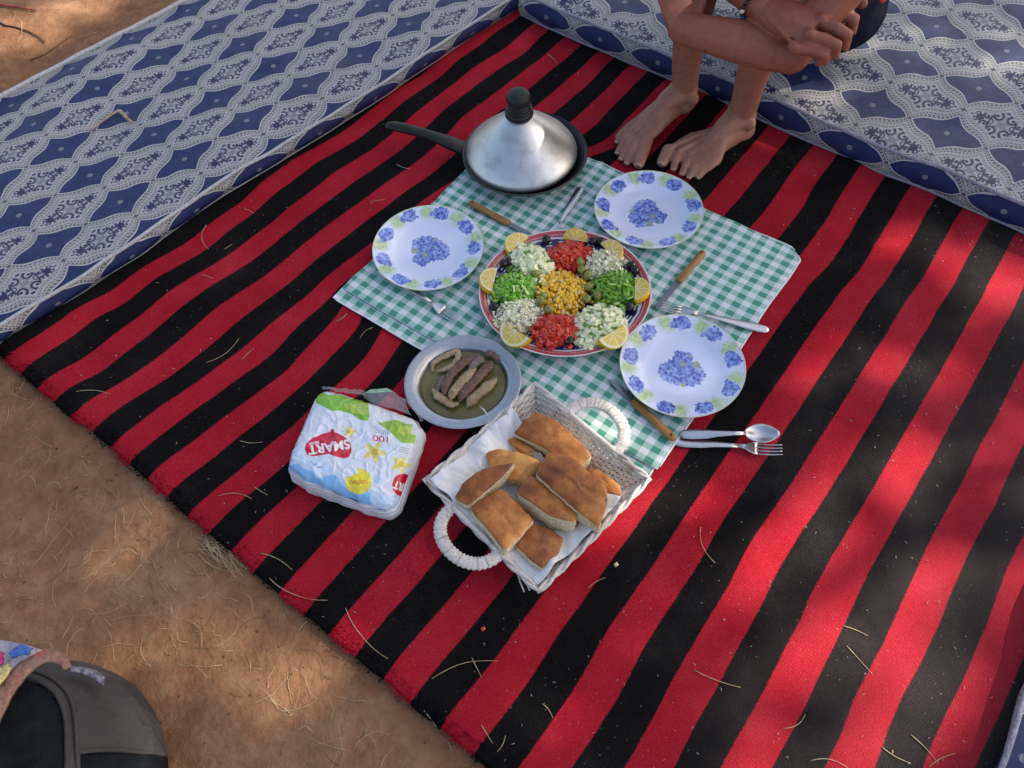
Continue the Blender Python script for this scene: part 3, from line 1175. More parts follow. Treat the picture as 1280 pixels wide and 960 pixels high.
def fork(p_end, p_tip, lab, z=None, zend=None, Lmax=None, grp='forks lying about the cloth'):
    z = TZ if z is None else z
    a, b = W(*p_end, (zend if zend is not None else z) + .002), W(*p_tip, z + .004)
    if Lmax:
        d = b - a
        b = a + d / np.linalg.norm(d) * Lmax
    M, L = along(a, b)
    t = thing('fork', lab, 'fork', group=grp)
    t.matrix_world = M
    neck = L - .075
    g = G()
    sheet(g, strip(hprof(L, neck), 7, -.12), .0016)
    ob('handle', g, STEEL, t)
    g = G()
    sheet(g, strip([(neck - .002, .0034, .0066), (L - .066, .0052, .0052), (L - .058, .0095, .0034), (L - .050, .0122, .0018), (L - .043, .0126, .0012)], 9, .12), .0014)
    ob('bowl', g, STEEL, t)
    for k in range(4):
        y = (k - 1.5) * .0068
        g = G()
        pts = [(L - .0435, y, .0012), (L - .03, y, .0010), (L - .016, y * .98, .0022), (L - .004, y * .95, .0048), (L, y * .94, .0058)]
        g.tube(pts, [.0019, .0018, .0017, .0013, .0006], 6, flat=.55)
        ob('tine', g, STEEL, t)


def spoon(p_end, p_tip, lab, z):
    a, b = W(*p_end, z + .002), W(*p_tip, z + .012)
    M, L = along(a, b)
    t = thing('spoon', lab, 'spoon')
    t.matrix_world = M
    neck = L - .062
    g = G()
    sheet(g, strip(hprof(L, neck), 7, -.12), .0016)
    ob('handle', g, STEEL, t)
    g = G()
    P = []
    for i in range(15):
        s = i / 14
        x = neck + .001 + (L - neck) * s
        hw = .0205 * math.sqrt(max(math.sin(math.pi * min(s * .96 + .02, 1)) ** 1.25, .004)) * (1 - .10 * s)
        dep = .0085 * math.sin(math.pi * s) ** .8
        P.append([(x, hw * q, .0064 - dep * (1 - q * q) + .002 * s * 0) for q in np.linspace(-1, 1, 11)])
    sheet(g, P, .0012)
    ob('bowl', g, STEEL, t)


knife((586, 252.5), (634, 281), (669, 297), 'wooden handled knife between the conical lid and the salad, blade under the platter')
knife((879.5, 314), (846, 351.5), (820, 386), 'wooden handled knife pointing down right of the salad, under the plate by the feet')
knife((844, 550), (791, 501), (762, 474), 'wooden handled knife at the bottom of the cloth, blade beside the nearest plate')
fork((474, 337), (573, 401), 'steel fork with its handle under the left plate', zend=TZ)
fork((961, 413), (825, 383.5), 'long steel fork above the nearest plate, handle hanging past the cloth')
fork((842, 552), (977, 564), 'steel fork lying on the rug beside the spoon', z=RUG_Z + .003, zend=CLZ)
fork((727.5, 234), (697, 283), 'steel fork half hidden under the far edge of the salad platter', Lmax=.205)
spoon((850, 543), (973, 543.5), 'steel tablespoon resting on a fork on the rug right of the cloth', RUG_Z + .011)


# ------------------------------------------------------------------ salad platter
SC = W(706, 362, TZ + .028)
SB = np.array([SC[0], SC[1], TZ])


def build_platter():
    t = thing('salad_platter', 'big round platter with a red rim and dark blue painted border, full of salad', 'platter', tuple(SB))
    m = Mat('painted_platter', rough=.22, coat=.3, coatr=.1)
    co = m.co('Object')
    x, y, z = m.xyz(co)
    r = (x * x + y * y).sqrt()
    an = y.atan2(x)
    wob = (m.noise(co, 90, 2) - .5) * .004
    rr = r + wob
    navy = m.ramp(m.noise(co, 60, 2), [(.3, (.010, .010, .06)), (.7, (.025, .025, .12))])
    pet = (((an * 30.0).sin() * .5 + .5) * ((r * 900.0).sin() * .5 + .5)).gt(.45)
    col = m.mix(pet * r.gt(.135) * r.lt(.155), navy, (.62, .62, .68))
    col = m.mix((rr - .1575).abs().lt(.0022), col, (.66, .62, .64))
    red = m.ramp(m.noise(co, 70, 3), [(.3, (.36, .035, .04)), (.7, (.50, .075, .075))])
    col = m.mix(rr.gt(.161), col, red)
    col = m.mix((rr - .1645).abs().lt(.0010), col, (.62, .30, .32))
    col = m.mix((r - .1752).abs().lt(.0016), col, (.66, .60, .58))
    m.set(color=col)
    g = G()
    prof = [(0, .007), (.09, .007), (.115, .0095), (.135, .0145), (.150, .0195), (.168, .0255), (.1755, .0285), (.1768, .0283), (.176, .0265), (.165, .0215), (.14, .0120), (.11, .0045), (.092, .0), (.086, .0), (.084, .002), (0, .002)]
    g.lathe(prof, 110)
    ob('dish', g, m.mat, t).scale = (1, .95, 1)


build_platter()


def wet(name, stops, scale=120, rough=.28, sss=.25, ssr=(.6, .5, .2), bump=.0006, **kw):
    m = Mat(name, rough=rough, sss=sss, sssr=ssr, ssss=.004, spec=.5, **kw)
    n = m.noise(m.co('Object'), scale, 3, .6)
    m.set(color=m.ramp(n, stops))
    m.bump(n, bump)
    return m.mat


TOMATO = wet('tomato', [(.25, (.42, .018, .012)), (.5, (.62, .045, .025)), (.75, (.75, .16, .09))], 160, .22)
CUKE = wet('cucumber', [(.3, (.70, .72, .40)), (.6, (.88, .87, .62)), (.8, (.92, .91, .74))], 130, .3)
CUKESKIN = wet('cucumber_skin', [(.3, (.10, .20, .03)), (.7, (.24, .38, .09))], 160, .35)
ONION = wet('onion', [(.3, (.78, .75, .50)), (.6, (.92, .89, .70)), (.8, (.94, .92, .80))], 100, .25)
PEPPER = wet('green_pepper', [(.3, (.07, .24, .012)), (.6, (.16, .42, .03)), (.8, (.33, .58, .10))], 110, .26)
PEPPERIN = wet('pepper_inside', [(.3, (.32, .52, .12)), (.7, (.50, .66, .26))], 110, .3)
PEPPER2 = wet('green_pepper_dark', [(.3, (.09, .22, .016)), (.6, (.20, .42, .04)), (.8, (.38, .57, .12))], 110, .26)
CORN = wet('corn', [(.3, (.74, .38, .015)), (.55, (.88, .54, .04)), (.8, (.90, .64, .14))], 140, .25)
CORNTIP = wet('corn_pale', [(.3, (.72, .50, .16)), (.7, (.82, .66, .32))], 140, .3)
GOLIVE = wet('green_olive', [(.3, (.17, .16, .025)), (.55, (.27, .26, .05)), (.8, (.40, .37, .10))], 70, .22)
BOLIVE = wet('black_olive', [(.3, (.005, .004, .005)), (.7, (.016, .011, .012))], 120, .14, .02)
RIND = wet('lemon_rind', [(.3, (.72, .42, .015)), (.7, (.82, .56, .04))], 300, .35)


def mound_h(a, b, k=2.0): return max(1 - (a * a + b * b), 0) ** (1 / k)


def pile(name, label, cat, px, rx, ry, rot, hgt, maker, n, mats, core, grp=None, pn='dice'):
    c = W(*px, TZ + .022 + hgt * .55)
    base = np.array([c[0], c[1], TZ + .011])
    t = thing(name, label, cat, tuple(base), group=grp)
    M = rotm(rot)
    g = G()
    P = np.zeros((11, 28, 3))
    for i in range(11):
        q = i / 10 * .90
        for j in range(28):
            a = j / 28 * 2 * math.pi
            x, y = q * math.cos(a), q * math.sin(a)
            P[i, j] = M @ np.array([rx * x, ry * y, hgt * (mound_h(x / .92, y / .92) - .12) - .003])
    g.grid(P, wrap=True)
    ob('heap', g, core, t)
    gs = [G() for _ in mats]
    k = 0
    while k < n:
        x, y = random.uniform(-1, 1), random.uniform(-1, 1)
        if x * x + y * y > 1:
            continue
        sc = 1 + .17 * random.gauss(0, 1) * (x * x + y * y)
        h = hgt * (mound_h(x, y) * random.uniform(.82, 1.06)) + random.uniform(-.002, .003)
        p = M @ np.array([rx * x * sc, ry * y * sc, max(h, .004)])
        mi = maker(gs, p)
        k += 1
    for q, (gg, mm) in enumerate(zip(gs, mats)):
        if gg.n:
            tag(ob(pn, gg, mm, t, auto=40), kind='stuff')


def dicer(s0, s1, flat=1.0, p2=0.0):
    def f(gs, p):
        mi = 1 if len(gs) > 1 and random.random() < p2 else 0
        h = [random.uniform(s0, s1) * .5 for _ in range(3)]
        h[2] *= flat
        gs[mi].box(p, h, rrot(), 0)
    return f


def flaker(gs, p):
    """thin curved sliver of onion"""
    M = rrot()
    L, w = random.uniform(.007, .016), random.uniform(.002, .0042)
    rad = random.uniform(.008, .016)
    rows = []
    for i in range(5):
        a = (i / 4 - .5) * L / rad
        rows.append([p + M @ np.array([rad * math.sin(a), w * q, rad * (math.cos(a) - 1)]) for q in (-1, 0, 1)])
    A = np.array(rows)
    B = A + (M @ np.array([0, 0, -.0013]))
    a = gs[0].grid(A)
    b = gs[0].grid(B[:, ::-1])
    for i in range(4):
        gs[0].f += [(a + i * 3, b + i * 3 + 2, b + i * 3 + 5, a + i * 3 + 3), (a + i * 3 + 2, a + i * 3 + 5, b + i * 3 + 3, b + i * 3)]
        gs[0].m += [0, 0]


def mixf(f1, f2, q):
    return lambda gs, p: f1(gs, p) if random.random() < q else f2(gs, p)


def kernel(gs, p):
    mi = 1 if random.random() < .18 else 0
    s = random.uniform(.0042, .0054)
    gs[mi].ell(p, (s, s * random.uniform(.75, .95), s * random.uniform(.65, .9)), 8, 6, rrot())


pile('tomato_heap', 'heap of diced tomato at the far side of the salad', 'tomato', (711, 315), 0.0444, 0.0360, .1, .030, dicer(.0075, .0145, .65), 230, [TOMATO], TOMATO, 'heaps of diced tomato')
pile('tomato_heap', 'heap of diced tomato at the near side of the salad', 'tomato', (694, 409), 0.0456, 0.0384, .1, .030, dicer(.0075, .0145, .65), 230, [TOMATO], TOMATO, 'heaps of diced tomato')
pile('cucumber_heap', 'heap of diced cucumber at the salad\'s far left, above the corn', 'cucumber', (665, 322), 0.0540, 0.0384, -.9, .031, mixf(dicer(.007, .0145, .7, .12), flaker, .8), 300, [CUKE, CUKESKIN], CUKE, 'heaps of diced cucumber')
pile('cucumber_heap', 'heap of chunky diced cucumber at the salad\'s near right', 'cucumber', (750, 402), 0.0564, 0.0444, .5, .031, dicer(.008, .0160, .7, .14), 290, [CUKE, CUKESKIN], CUKE, 'heaps of diced cucumber')
pile('onion_heap', 'heap of sliced white onion at the salad\'s far right, beside the tomato', 'onion', (755, 326), 0.0444, 0.0408, .3, .033, mixf(flaker, dicer(.005, .009, .4), .75), 330, [ONION], ONION, 'heaps of chopped onion')
pile('onion_heap', 'heap of chopped white onion at the salad\'s near left', 'onion', (649, 389), 0.0516, 0.0408, .4, .030, mixf(flaker, dicer(.004, .009, .4), .4), 420, [ONION], ONION, 'heaps of chopped onion')
pile('green_pepper_heap', 'heap of pale green chopped pepper at the left of the salad', 'pepper', (641, 356), 0.0456, 0.0408, .2, .029, dicer(.0075, .0145, .42, .35), 260, [PEPPER, PEPPERIN], PEPPER, 'heaps of chopped green pepper')
pile('green_pepper_heap', 'heap of darker green chopped pepper at the right of the salad', 'pepper', (770, 356), 0.0456, 0.0432, .2, .031, dicer(.009, .0185, .28, .12), 240, [PEPPER2, PEPPERIN], PEPPER2, 'heaps of chopped green pepper')
pile('corn_heap', 'heap of yellow corn kernels in the middle of the salad', 'corn', (701, 359), 0.0552, 0.0576, .0, .027, kernel, 480, [CORN, CORNTIP], CORN, None, 'kernel')


def olive_mesh(mat, pit):
    g = G()
    g.ell((0, 0, 0), (.0115, .0090, .0088), 14, 10)
    if pit:
        g.lathe([(0, .0), (.0022, .0), (.003, .0006)], 9, (0, 0, .0077))
    me = mesh_of('olive', g)
    me.materials.append(mat)
    return me


GO, BO = olive_mesh(GOLIVE, True), olive_mesh(BOLIVE, False)
GPOS = [(675, 333, .035, 'between the far cucumber and the corn, upper one'), (669.5, 342, .032, 'between the far cucumber and the corn, lower one'), (725.5, 328, .035, 'below the far tomato, upper one'),
        (727, 337, .034, 'below the far tomato, second one down'), (735, 344, .034, 'below the far onion beside the corn'), (736, 358.5, .033, 'between the corn and the dark green pepper'),
        (733, 373, .032, 'right of the corn beside the near cucumber'), (747, 369, .032, 'below the dark green pepper, above the near cucumber'), (676, 376, .034, 'between the corn and the near onion'),
        (687, 387, .034, 'between the corn and the near tomato'), (680, 370, .033, 'at the lower left edge of the corn')]
for i, (px, py, z, w) in enumerate(GPOS):
    c = W(px, py, TZ + z)
    o = ob('green_olive', GO, GOLIVE, loc=tuple(c))
    o.rotation_euler = (random.uniform(-.6, .6), random.uniform(-.6, .6), random.uniform(0, 3))
    tag(o, 'green olive ' + w, 'olive', 'green olives around the corn')
BPOS = [(683, 299.5, 'left of the far tomato heap'), (741, 301, 'right of the far tomato heap'), (750, 301.5, 'by the far right lemon slice'), (629.5, 329, 'between the far left lemon and the pale pepper'), (789, 331, 'on the rim above the dark green pepper'),
        (794, 338, 'on the rim above the right lemon'), (617.5, 383, 'on the left rim beside the near onion'), (787, 383, 'below the right lemon slice'), (711, 425.5, 'beside the near tomato heap'), (636, 327, 'touching the far cucumber heap')]
for i, (px, py, w) in enumerate(BPOS):
    c = W(px, py, TZ + .030)
    o = ob('black_olive', BO, BOLIVE, loc=tuple(c))
    o.rotation_euler = (random.uniform(-.6, .6), random.uniform(-.6, .6), random.uniform(0, 3))
    o.scale = (.92, 1.05, .95)
    tag(o, 'shiny black olive ' + w, 'olive', 'black olives around the salad')


def lemon_flesh():
    m = Mat('lemon_flesh', rough=.22, sss=.3, sssr=(.6, .5, .1), ssss=.004)
    x, y, z = m.xyz(m.co('Object'))
    r = (x * x + y * y).sqrt()
    a = y.atan2(x) * (9 / (2 * math.pi))
    seg = ((a.frac() - .5).abs() * r).gt(.46 * 1.0 * .0)
    wall = (.5 - (a.frac() - .5).abs()) * r * .7
    fib = m.noise(m.vec(a * 9.0, r * 120.0), 1.0, 3)
    col = m.ramp(fib, [(.3, (.66, .42, .045)), (.7, (.84, .66, .18))])
    pale = (.80, .75, .52)
    col = m.mix(wall.lt(.0007).max(r.lt(.0022)).max(r.gt(.0262)), col, pale)
    m.set(color=col)
    m.bump(fib, .0006)
    return m.mat


LF = lemon_flesh()


def lemon(px, lab, tilt, turn, rad=.0285, th=.013, z=.03):
    if th < .02: px = (706 + (px[0] - 706) * .94, 362 + (px[1] - 362) * .95)
    c = W(*px, TZ + z)
    out = np.array([c[0] - SB[0], c[1] - SB[1]])
    az = math.atan2(out[1], out[0]) + turn
    t = thing('lemon_slice', lab, 'lemon', tuple(c), group='lemon slices round the salad')
    # local: y outwards (arc side), z = cut face; tipped up so that the arc leans outwards
    R = Matrix.Rotation(az - math.pi / 2, 4, 'Z') @ Matrix.Rotation(tilt, 4, 'X')
    t.matrix_world = Matrix.Translation(c) @ R
    n = 22
    g = G()
    vs = [(0, -.002, th / 2)]
    arc = [(rad * .955 * math.cos(a), rad * .955 * math.sin(a) - .002, th / 2) for a in np.linspace(0, math.pi, n)]
    vs += arc
    fs = [(0, i, i + 1) for i in range(1, n)]
    vs += [(x, y, -th / 2) for x, y, _ in [(0, -.002, 0)] + arc]
    k = n + 1
    fs += [(k, k + i + 1, k + i) for i in range(1, n)]
    fs += [(0, k, k + 1, 1), (0, n, k + n, k)]
    g.add(vs, fs)
    ob('flesh', g, LF, t, smooth=False)
    g = G()
    P = []
    for a in np.linspace(0, math.pi, n):
        row = []
        for q, zz in ((.955, th / 2 + .0003), (.99, th / 2), (1.0, th * .3), (1.0, -th * .3), (.99, -th / 2), (.955, -th / 2 - .0003)):
            row.append((rad * q * math.cos(a), rad * q * math.sin(a) - .002, zz))
        P.append(row)
    g.grid(np.array(P))
    ob('rind', g, RIND, t)


lemon((644, 304), 'lemon slice on the far left rim, beside the diced cucumber', R_(12), .15, .031)
lemon((720, 296), 'thin lemon slice standing behind the far tomato heap', R_(52), .0, .027, .006, .028)
lemon((766, 313), 'lemon slice on the far right rim, behind the onion', R_(20), -.2, .030, .010)
lemon((611, 351), 'lemon slice on the left rim, beside the pale green pepper', R_(10), .0, .032)
lemon((801, 363), 'lemon slice on the right rim, beside the dark green pepper', R_(14), -.05, .030)
lemon((646, 415), 'lemon wedge on the near left rim, below the onion', R_(-30), .1, .034, .022, .034)
lemon((764, 417), 'lemon wedge on the near right rim, below the cucumber', R_(-30), -.05, .034, .022, .036)


# ------------------------------------------------------------------ dish of fish fillets in oil
def build_bowl():
    c = W(578.5, 476, RUG_Z + .026)
    base = np.array([c[0], c[1], RUG_Z + .004])
    t = thing('metal_dish', 'round grey metal dish holding fish in oil, beside the tissue pack', 'dish', tuple(base))
    g = G()
    r0 = .1135
    prof = [(0, .0025), (.074, .0025), (.079, .0045), (.083, .011), (.0865, .0175), (.090, .0205), (.099, .0230), (r0 - .004, .0240), (r0 - .001, .0246), (r0, .0238), (r0 - .001, .0222), (.098, .0205), (.088, .0165), (.082, .006), (.078, .0), (0, .0)]
    g.lathe(prof, 96)
    ob('dish_body', g, DULL, t).scale = (1, .95, 1)
    oil = Mat('olive_oil', rough=.06, spec=.5, alpha=1.0)
    n = oil.noise(oil.co('Object'), 16, 5, .6)
    h = oil.vor(oil.co('Object'), 170)
    hh = oil.noise(oil.co('Object'), 40, 3)
    col = oil.ramp(n, [(.3, (.10, .085, .025)), (.55, (.16, .14, .045)), (.75, (.22, .20, .10))])
    col = oil.mix(h.lt(.16) * hh.gt(.52) * .8, col, (.035, .035, .012))
    oil.set(color=col)
    g = G()
    g.lathe([(0, .0092), (.04, .0092), (.078, .0092), (.0815, .0097)], 64)
    ob_ = ob('oil', g, oil.mat)
    ob_.location = base
    ob_.scale = (1, .95, 1)
    tag(ob_, 'greenish oil with herb specks pooled in the metal dish', 'oil')
    fish = {}
    for nm, st in dict(pale=[(.3, (.24, .15, .08)), (.6, (.42, .30, .17)), (.8, (.54, .43, .28))], brown=[(.3, (.085, .040, .026)), (.6, (.17, .085, .055)), (.8, (.28, .175, .12))], grey=[(.3, (.12, .085, .075)), (.6, (.23, .165, .14)), (.8, (.38, .30, .25))]).items():
        m = Mat('fish_' + nm, rough=.32, spec=.5)
        x, y, z = m.xyz(m.co('Object'))
        nz = m.noise(m.co('Object'), 75, 5, .65)
        n2 = m.noise(m.co('Object'), 300, 2, .6)
        m.set(color=m.ramp(nz * .75 + n2 * .25, st))
        m.bump(nz + n2 * .4, .0030, 1.0)
        fish[nm] = m.mat

    def Z5(x, y): return 500 + x / 7.39, 410 + y / 7.39
    data = [('pale', [(300, 395), (305, 330), (380, 275), (470, 235), (520, 215), (535, 270), (480, 350), (400, 385), (345, 395)], 30, .016, 'pale fish fillet curled into a loop at the far left of the dish'),
            ('brown', [(405, 610), (420, 520), (480, 420), (590, 320), (720, 245)], 42, .020, 'long dark skinned fish fillet along the middle of the dish'),
            ('pale', [(465, 655), (510, 570), (600, 470), (690, 380)], 48, .021, 'broad pale fish fillet in the middle of the dish'),
            ('brown', [(545, 670), (600, 590), (700, 480), (800, 370), (845, 320)], 46, .021, 'flaky brown fish fillet right of the middle of the dish'),
            ('pale', [(625, 715), (690, 640), (790, 555), (885, 475)], 48, .017, 'pale fish fillet nearest the bread basket'),
            ('pale', [(300, 565), (350, 625), (420, 675), (480, 705), (540, 695)], 36, .016, 'short pale fish piece at the near left of the dish'),
            ('grey', [(350, 575), (380, 500), (410, 445)], 32, .015, 'small grey fish piece beside the long dark fillet'),
            ('grey', [(640, 400), (700, 320), (760, 275)], 40, .019, 'greyish fish fillet at the far end of the dish'),
            ('brown', [(790, 240), (850, 245), (920, 290)], 36, .019, 'brown fish tail end at the far right of the dish')]
    for kind, pl, w, z, lab in data:
        pts = [W(*Z5(*p), base[2] + z) for p in pl]
        q = catmull(pts, 9)
        o0 = np.array([pts[0][0], pts[0][1], base[2] + .008])
        ww = w / 7.39 / 985 * 1.42 * 1.14
        k = len(q)
        rad = [ww * (.35 + .65 * min(1, 4.5 * i / (k - 1), 4.5 * (k - 1 - i) / (k - 1))) * (1 + .10 * n3(i * .3, w, z * 100)) for i in range(k)]
        g = G()
        g.tube([p - o0 + np.array([0, 0, .0015 * n3(i * .5, w)]) for i, p in enumerate(q)], rad, 22, flat=.52, dome=True)
        g.v = [tuple(np.array(p) * (1 + .0) + np.array([n3(p[0] * 110, p[1] * 110, p[2] * 110 + z * 900), n3(p[1] * 240, p[2] * 240, p[0] * 240 + w), .6 * n3(p[2] * 150, p[0] * 150, p[1] * 150)]) * .0027) for p in g.v]
        o = ob('fish_fillet', g, fish[kind], loc=tuple(o0))
        tag(o, lab, 'fish', 'fish fillets in the metal dish')


build_bowl()

# ------------------------------------------------------------------ wicker bread basket
BZ = RUG_Z + .008
RIM = .075
bL, bT, bR, bB = [W(x, y, RIM) for x, y in ((533, 598), (668, 481), (813, 597), (672, 741))]
bC = (bL + bT + bR + bB) / 4
BASKET_P = np.array([bC[0], bC[1], BZ])
e1 = (bR + bB - bL - bT) / 4
e2 = (bT + bR - bL - bB) / 4


def bk(a, b, t):
    """point of the basket: a, b in -1..1 across, t 0 bottom .. 1 rim"""
    k = .70 + .30 * t ** .8
    p = bC + (e1 * a + e2 * b) * k
    sag = .010 * (1 - max(abs(a), abs(b)) * min(abs(a), abs(b))) if t > .9 else 0
    return np.array([p[0], p[1], BZ + .004 + (RIM - BZ - .004) * t - .006 * (t ** 2) * (1 - min(abs(a), abs(b)) ** 2)])


def build_basket():
    t = thing('bread_basket', 'whitewashed wicker basket with two loop handles, heaped with bread', 'basket', tuple(BASKET_P))
    m = Mat('white_wicker', rough=.75)
    co = m.co('Object')
    n = m.noise(co, 30, 4, .65)
    n2 = m.noise(co, 220, 3, .6)
    col = m.ramp(n2, [(.3, (.50, .44, .40)), (.7, (.72, .67, .63))])
    col = m.mix(n.ss(.50, .72) * .75, col, (.30, .24, .19))
    m.set(color=col)
    m.bump(n2, .0008)
    dk = plain('wicker_core', (.20, .16, .13), .9)
    sides = [((-1, -1), (-1, 1)), ((-1, 1), (1, 1)), ((1, 1), (1, -1)), ((1, -1), (-1, -1))]
    for si, (A, B) in enumerate(sides):
        A, B = np.array(A, float), np.array(B, float)
        mid = (A + B) / 2
        outw = (e1 * mid[0] + e2 * mid[1])
        outw = np.array([outw[0], outw[1], 0]) / np.linalg.norm(outw)
        g = G()
        nst = 15
        rows = 12
        for r in range(rows):
            tt = .03 + .90 * r / (rows - 1)
            pts = []
            for i in range(nst * 2 + 1):
                f = i / (nst * 2)
                ab = A + (B - A) * f
                s = math.sin(f * nst * math.pi + r * math.pi)
                p = bk(ab[0], ab[1], tt) + outw * (.0026 * s) + np.array([0, 0, .0012 * n3(i * .7, r * 3.1, si)])
                pts.append(p - BASKET_P)
            g.tube(pts, .0030 * (1 + .15 * n3(r, si)), 6, flat=.75)
        ob('side_weave', g, m.mat, t)
        g = G()
        for i in range(nst):
            f = (i + .5) / nst
            ab = A + (B - A) * f
            g.tube([bk(ab[0], ab[1], q) - BASKET_P for q in (0, .35, .7, .98)], .0021, 6)
        tag(ob('stakes', g, m.mat, t), kind='stuff')
        g = G()
        P = np.array([[bk(*(A + (B - A) * f), q) - BASKET_P - outw * .0012 for f in np.linspace(.02, .98, 12)] for q in (0, .25, .5, .75, .95)])
        g.grid(P)
    # rim: two strands twisted together
    loop = []
    for A, B in sides:
        for f in np.linspace(0, 1, 26)[:-1]:
            loop.append(bk(*(np.array(A, float) + (np.array(B, float) - np.array(A, float)) * f), 1.0) - BASKET_P)
    loop = np.array(loop)
    for ph in (0, math.pi):
        g = G()
        pts = []
        for i, p in enumerate(loop):
            d = loop[(i + 1) % len(loop)] - loop[i - 1]
            d /= np.linalg.norm(d)
            s = np.cross(d, (0, 0, 1))
            a = i * .9 + ph
            pts.append(p + s * .0030 * math.cos(a) + np.array([0, 0, .0030 * math.sin(a)]))
        g.tube(pts, .0034, 6, closed=True)
        ob('rim_strand', g, m.mat, t)
    g = G()
    P = np.array([[bk(a, b, 0.0) - BASKET_P for a in np.linspace(-1, 1, 8)] for b in np.linspace(-1, 1, 8)])
    g.grid(P)
    b_ = ob('base', g, m.mat, t)
    md = b_.modifiers.new('thick', 'SOLIDIFY')
    md.thickness = .004
    # handles
    for sgn in (1, -1):
        ctr = bk(.02 if sgn > 0 else -.08, sgn, 1.0)
        al = e1 / np.linalg.norm(e1)
        ou = e2 / np.linalg.norm(e2) * sgn
        upv = np.array([0, 0, 1.0])
        pts = []
        n = 74
        for i in range(n + 1):
            a = math.pi * (1.10 * i / n - .05)
            k = .058 * math.cos(a)
            o = .054 * math.sin(a) ** .85 if math.sin(a) > 0 else .054 * math.sin(a)
            pts.append(ctr + np.append(al[:2], 0) * k + np.append(ou[:2], 0) * (o + .002) + upv * (o * .10 * 1.0))
        g = G()
        rad = [.0110 * (1 + (.06 if i % 3 else -.09)) * (1 + .05 * n3(i * .8, sgn)) for i in range(n + 1)]
        g.tube([p - BASKET_P for p in pts], rad, 12, flat=.46)
        h = ob('handle', g, m.mat, t, smooth=True)
        g = G()
        for i in range(2, n - 1, 3):
            p, q = pts[i], pts[i + 1]
            if random.random() < .45:
                d = (q - p) / np.linalg.norm(q - p)
                s = np.cross((0, 0, 1.0), d)
                rr = .0112
                ring = [p - BASKET_P + s * rr * math.cos(a) + np.array([0, 0, rr * .48 * math.sin(a)]) for a in np.linspace(0, 2 * math.pi, 13)[:-1]]
                g.tube(ring, .00045, 4, closed=True)
        tag(ob('wrap_gap', g, dk, h), kind='stuff')
        # the strand along the rim inside the loop
        g = G()
        g.tube([ctr + np.append(al[:2], 0) * k - BASKET_P + np.array([0, 0, .004]) for k in np.linspace(-.055, .055, 12)], .0048, 7)
        ob('handle_binding', g, m.mat, t)
    # stray broken ends
    g = G()
    for (x, y), (x2, y2) in (((640, 700), (655, 740)), ((648, 705), (650, 728)), ((652, 715), (662, 738)), ((775, 575), (805, 600)), ((610, 520), (600, 508))):
        a, b = W(x, y, RIM - .01), W(x2, y2, RIM - .02)
        g.tube([a - BASKET_P, (a + b) / 2 - BASKET_P + np.array([0, 0, .004]), b - BASKET_P], .0016, 5)
    tag(ob('loose_end', g, m.mat, t), kind='stuff')


build_basket()


def build_liner():
    m = Mat('napkin', rough=.85, sss=.12, sssr=(.5, .5, .55), ssss=.01)
    n = m.noise(m.co('Object'), 35, 4, .6)
    m.set(color=m.ramp(n, [(.3, (.66, .67, .70)), (.7, (.78, .79, .82))]))
    m.bump(m.noise(m.co('Object'), 600, 2) * .2 + n, .004, .7)
    base = BASKET_P + np.array([0, 0, .006])
    nx, ny = 90, 90
    P = np.zeros((nx, ny, 3))
    for i in range(nx):
        for j in range(ny):
            a = -1.0 + 1.97 * i / (nx - 1)
            b = -1.0 + 1.52 * j / (ny - 1)
            r = max(abs(a), abs(b))
            q = min(r, 1.0)
            t = min(max((q - .62) / .36, 0), 1)
            t = t * t * (3 - 2 * t)
            k = .965
            kk = k * (1 - .06 * (1 - t))
            p = bC + (e1 * a + e2 * b) * kk * (.72 + .28 * min(t, 1)) / (.72 + .28)
            z = BZ + .016 + (RIM - BZ - .022 + .014 * n3(a * 2.5, b * 2.5, 21.0)) * t
            if r > 1.0:
                z -= (r - 1.0) * .10
            if b > .40:
                f = (b - .40) / .18
                z = max(z, BZ + .02) + .020 * f * (1 if abs(a) > .2 else .8) + .01 * n3(a * 7, b * 4, 2.2)
            fold = .006 * n3(a * 3.2, b * 3.2, 4.0) + .0045 * abs(n3(a * 6 + b * 3, b * 5 - a * 2, 7.0)) + .0018 * n3(a * 16, b * 16, 1.0)
            q2 = p + (e1 * n3(a * 4, b * 4, 11.0) + e2 * n3(a * 4, b * 4, 15.0)) * .045
            P[i, j] = (q2[0], q2[1], z + fold + .003 * t)
    g = G()
    g.grid(P - base)
    o = ob('paper_napkin', g, m.mat, loc=tuple(base))
    md = o.modifiers.new('thick', 'SOLIDIFY')
    md.thickness = .0008
    tag(o, 'crumpled white paper napkin lining the bread basket', 'napkin')


build_liner()


def bread_mats():
    c = Mat('bread_crust', rough=.42, spec=.45)
    co = c.co('Object')
    a, b, d = c.noise(co, 11, 4, .6), c.noise(co, 55, 4, .65), c.noise(co, 300, 2, .6)
    f = a * .74 + b * .34 + d * .10 + (c.rnd() - .5) * .20 - .05
    c.set(color=c.ramp(f, [(.32, (.12, .033, .009)), (.45, (.28, .083, .017)), (.57, (.46, .17, .034)), (.70, (.64, .32, .085))]), rough=b * .3 + .3)
    c.bump(b * .8 + d * .15, .0016, .8)
    k = Mat('bread_crumb', rough=.95)
    co = k.co('Object')
    v = k.vor(co, 260)
    n = k.noise(co, 120, 4, .65)
    col = k.ramp(n, [(.3, (.66, .50, .30)), (.7, (.86, .73, .50))])
    col = k.mix(v.lt(.22) * k.noise(co, 60, 2).gt(.47), col, (.36, .25, .13))
    k.set(color=col)
    k.bump(n * .8 + v * .8, .0035, 1.0)
    return c.mat, k.mat


CRUST, CRUMB = bread_mats()


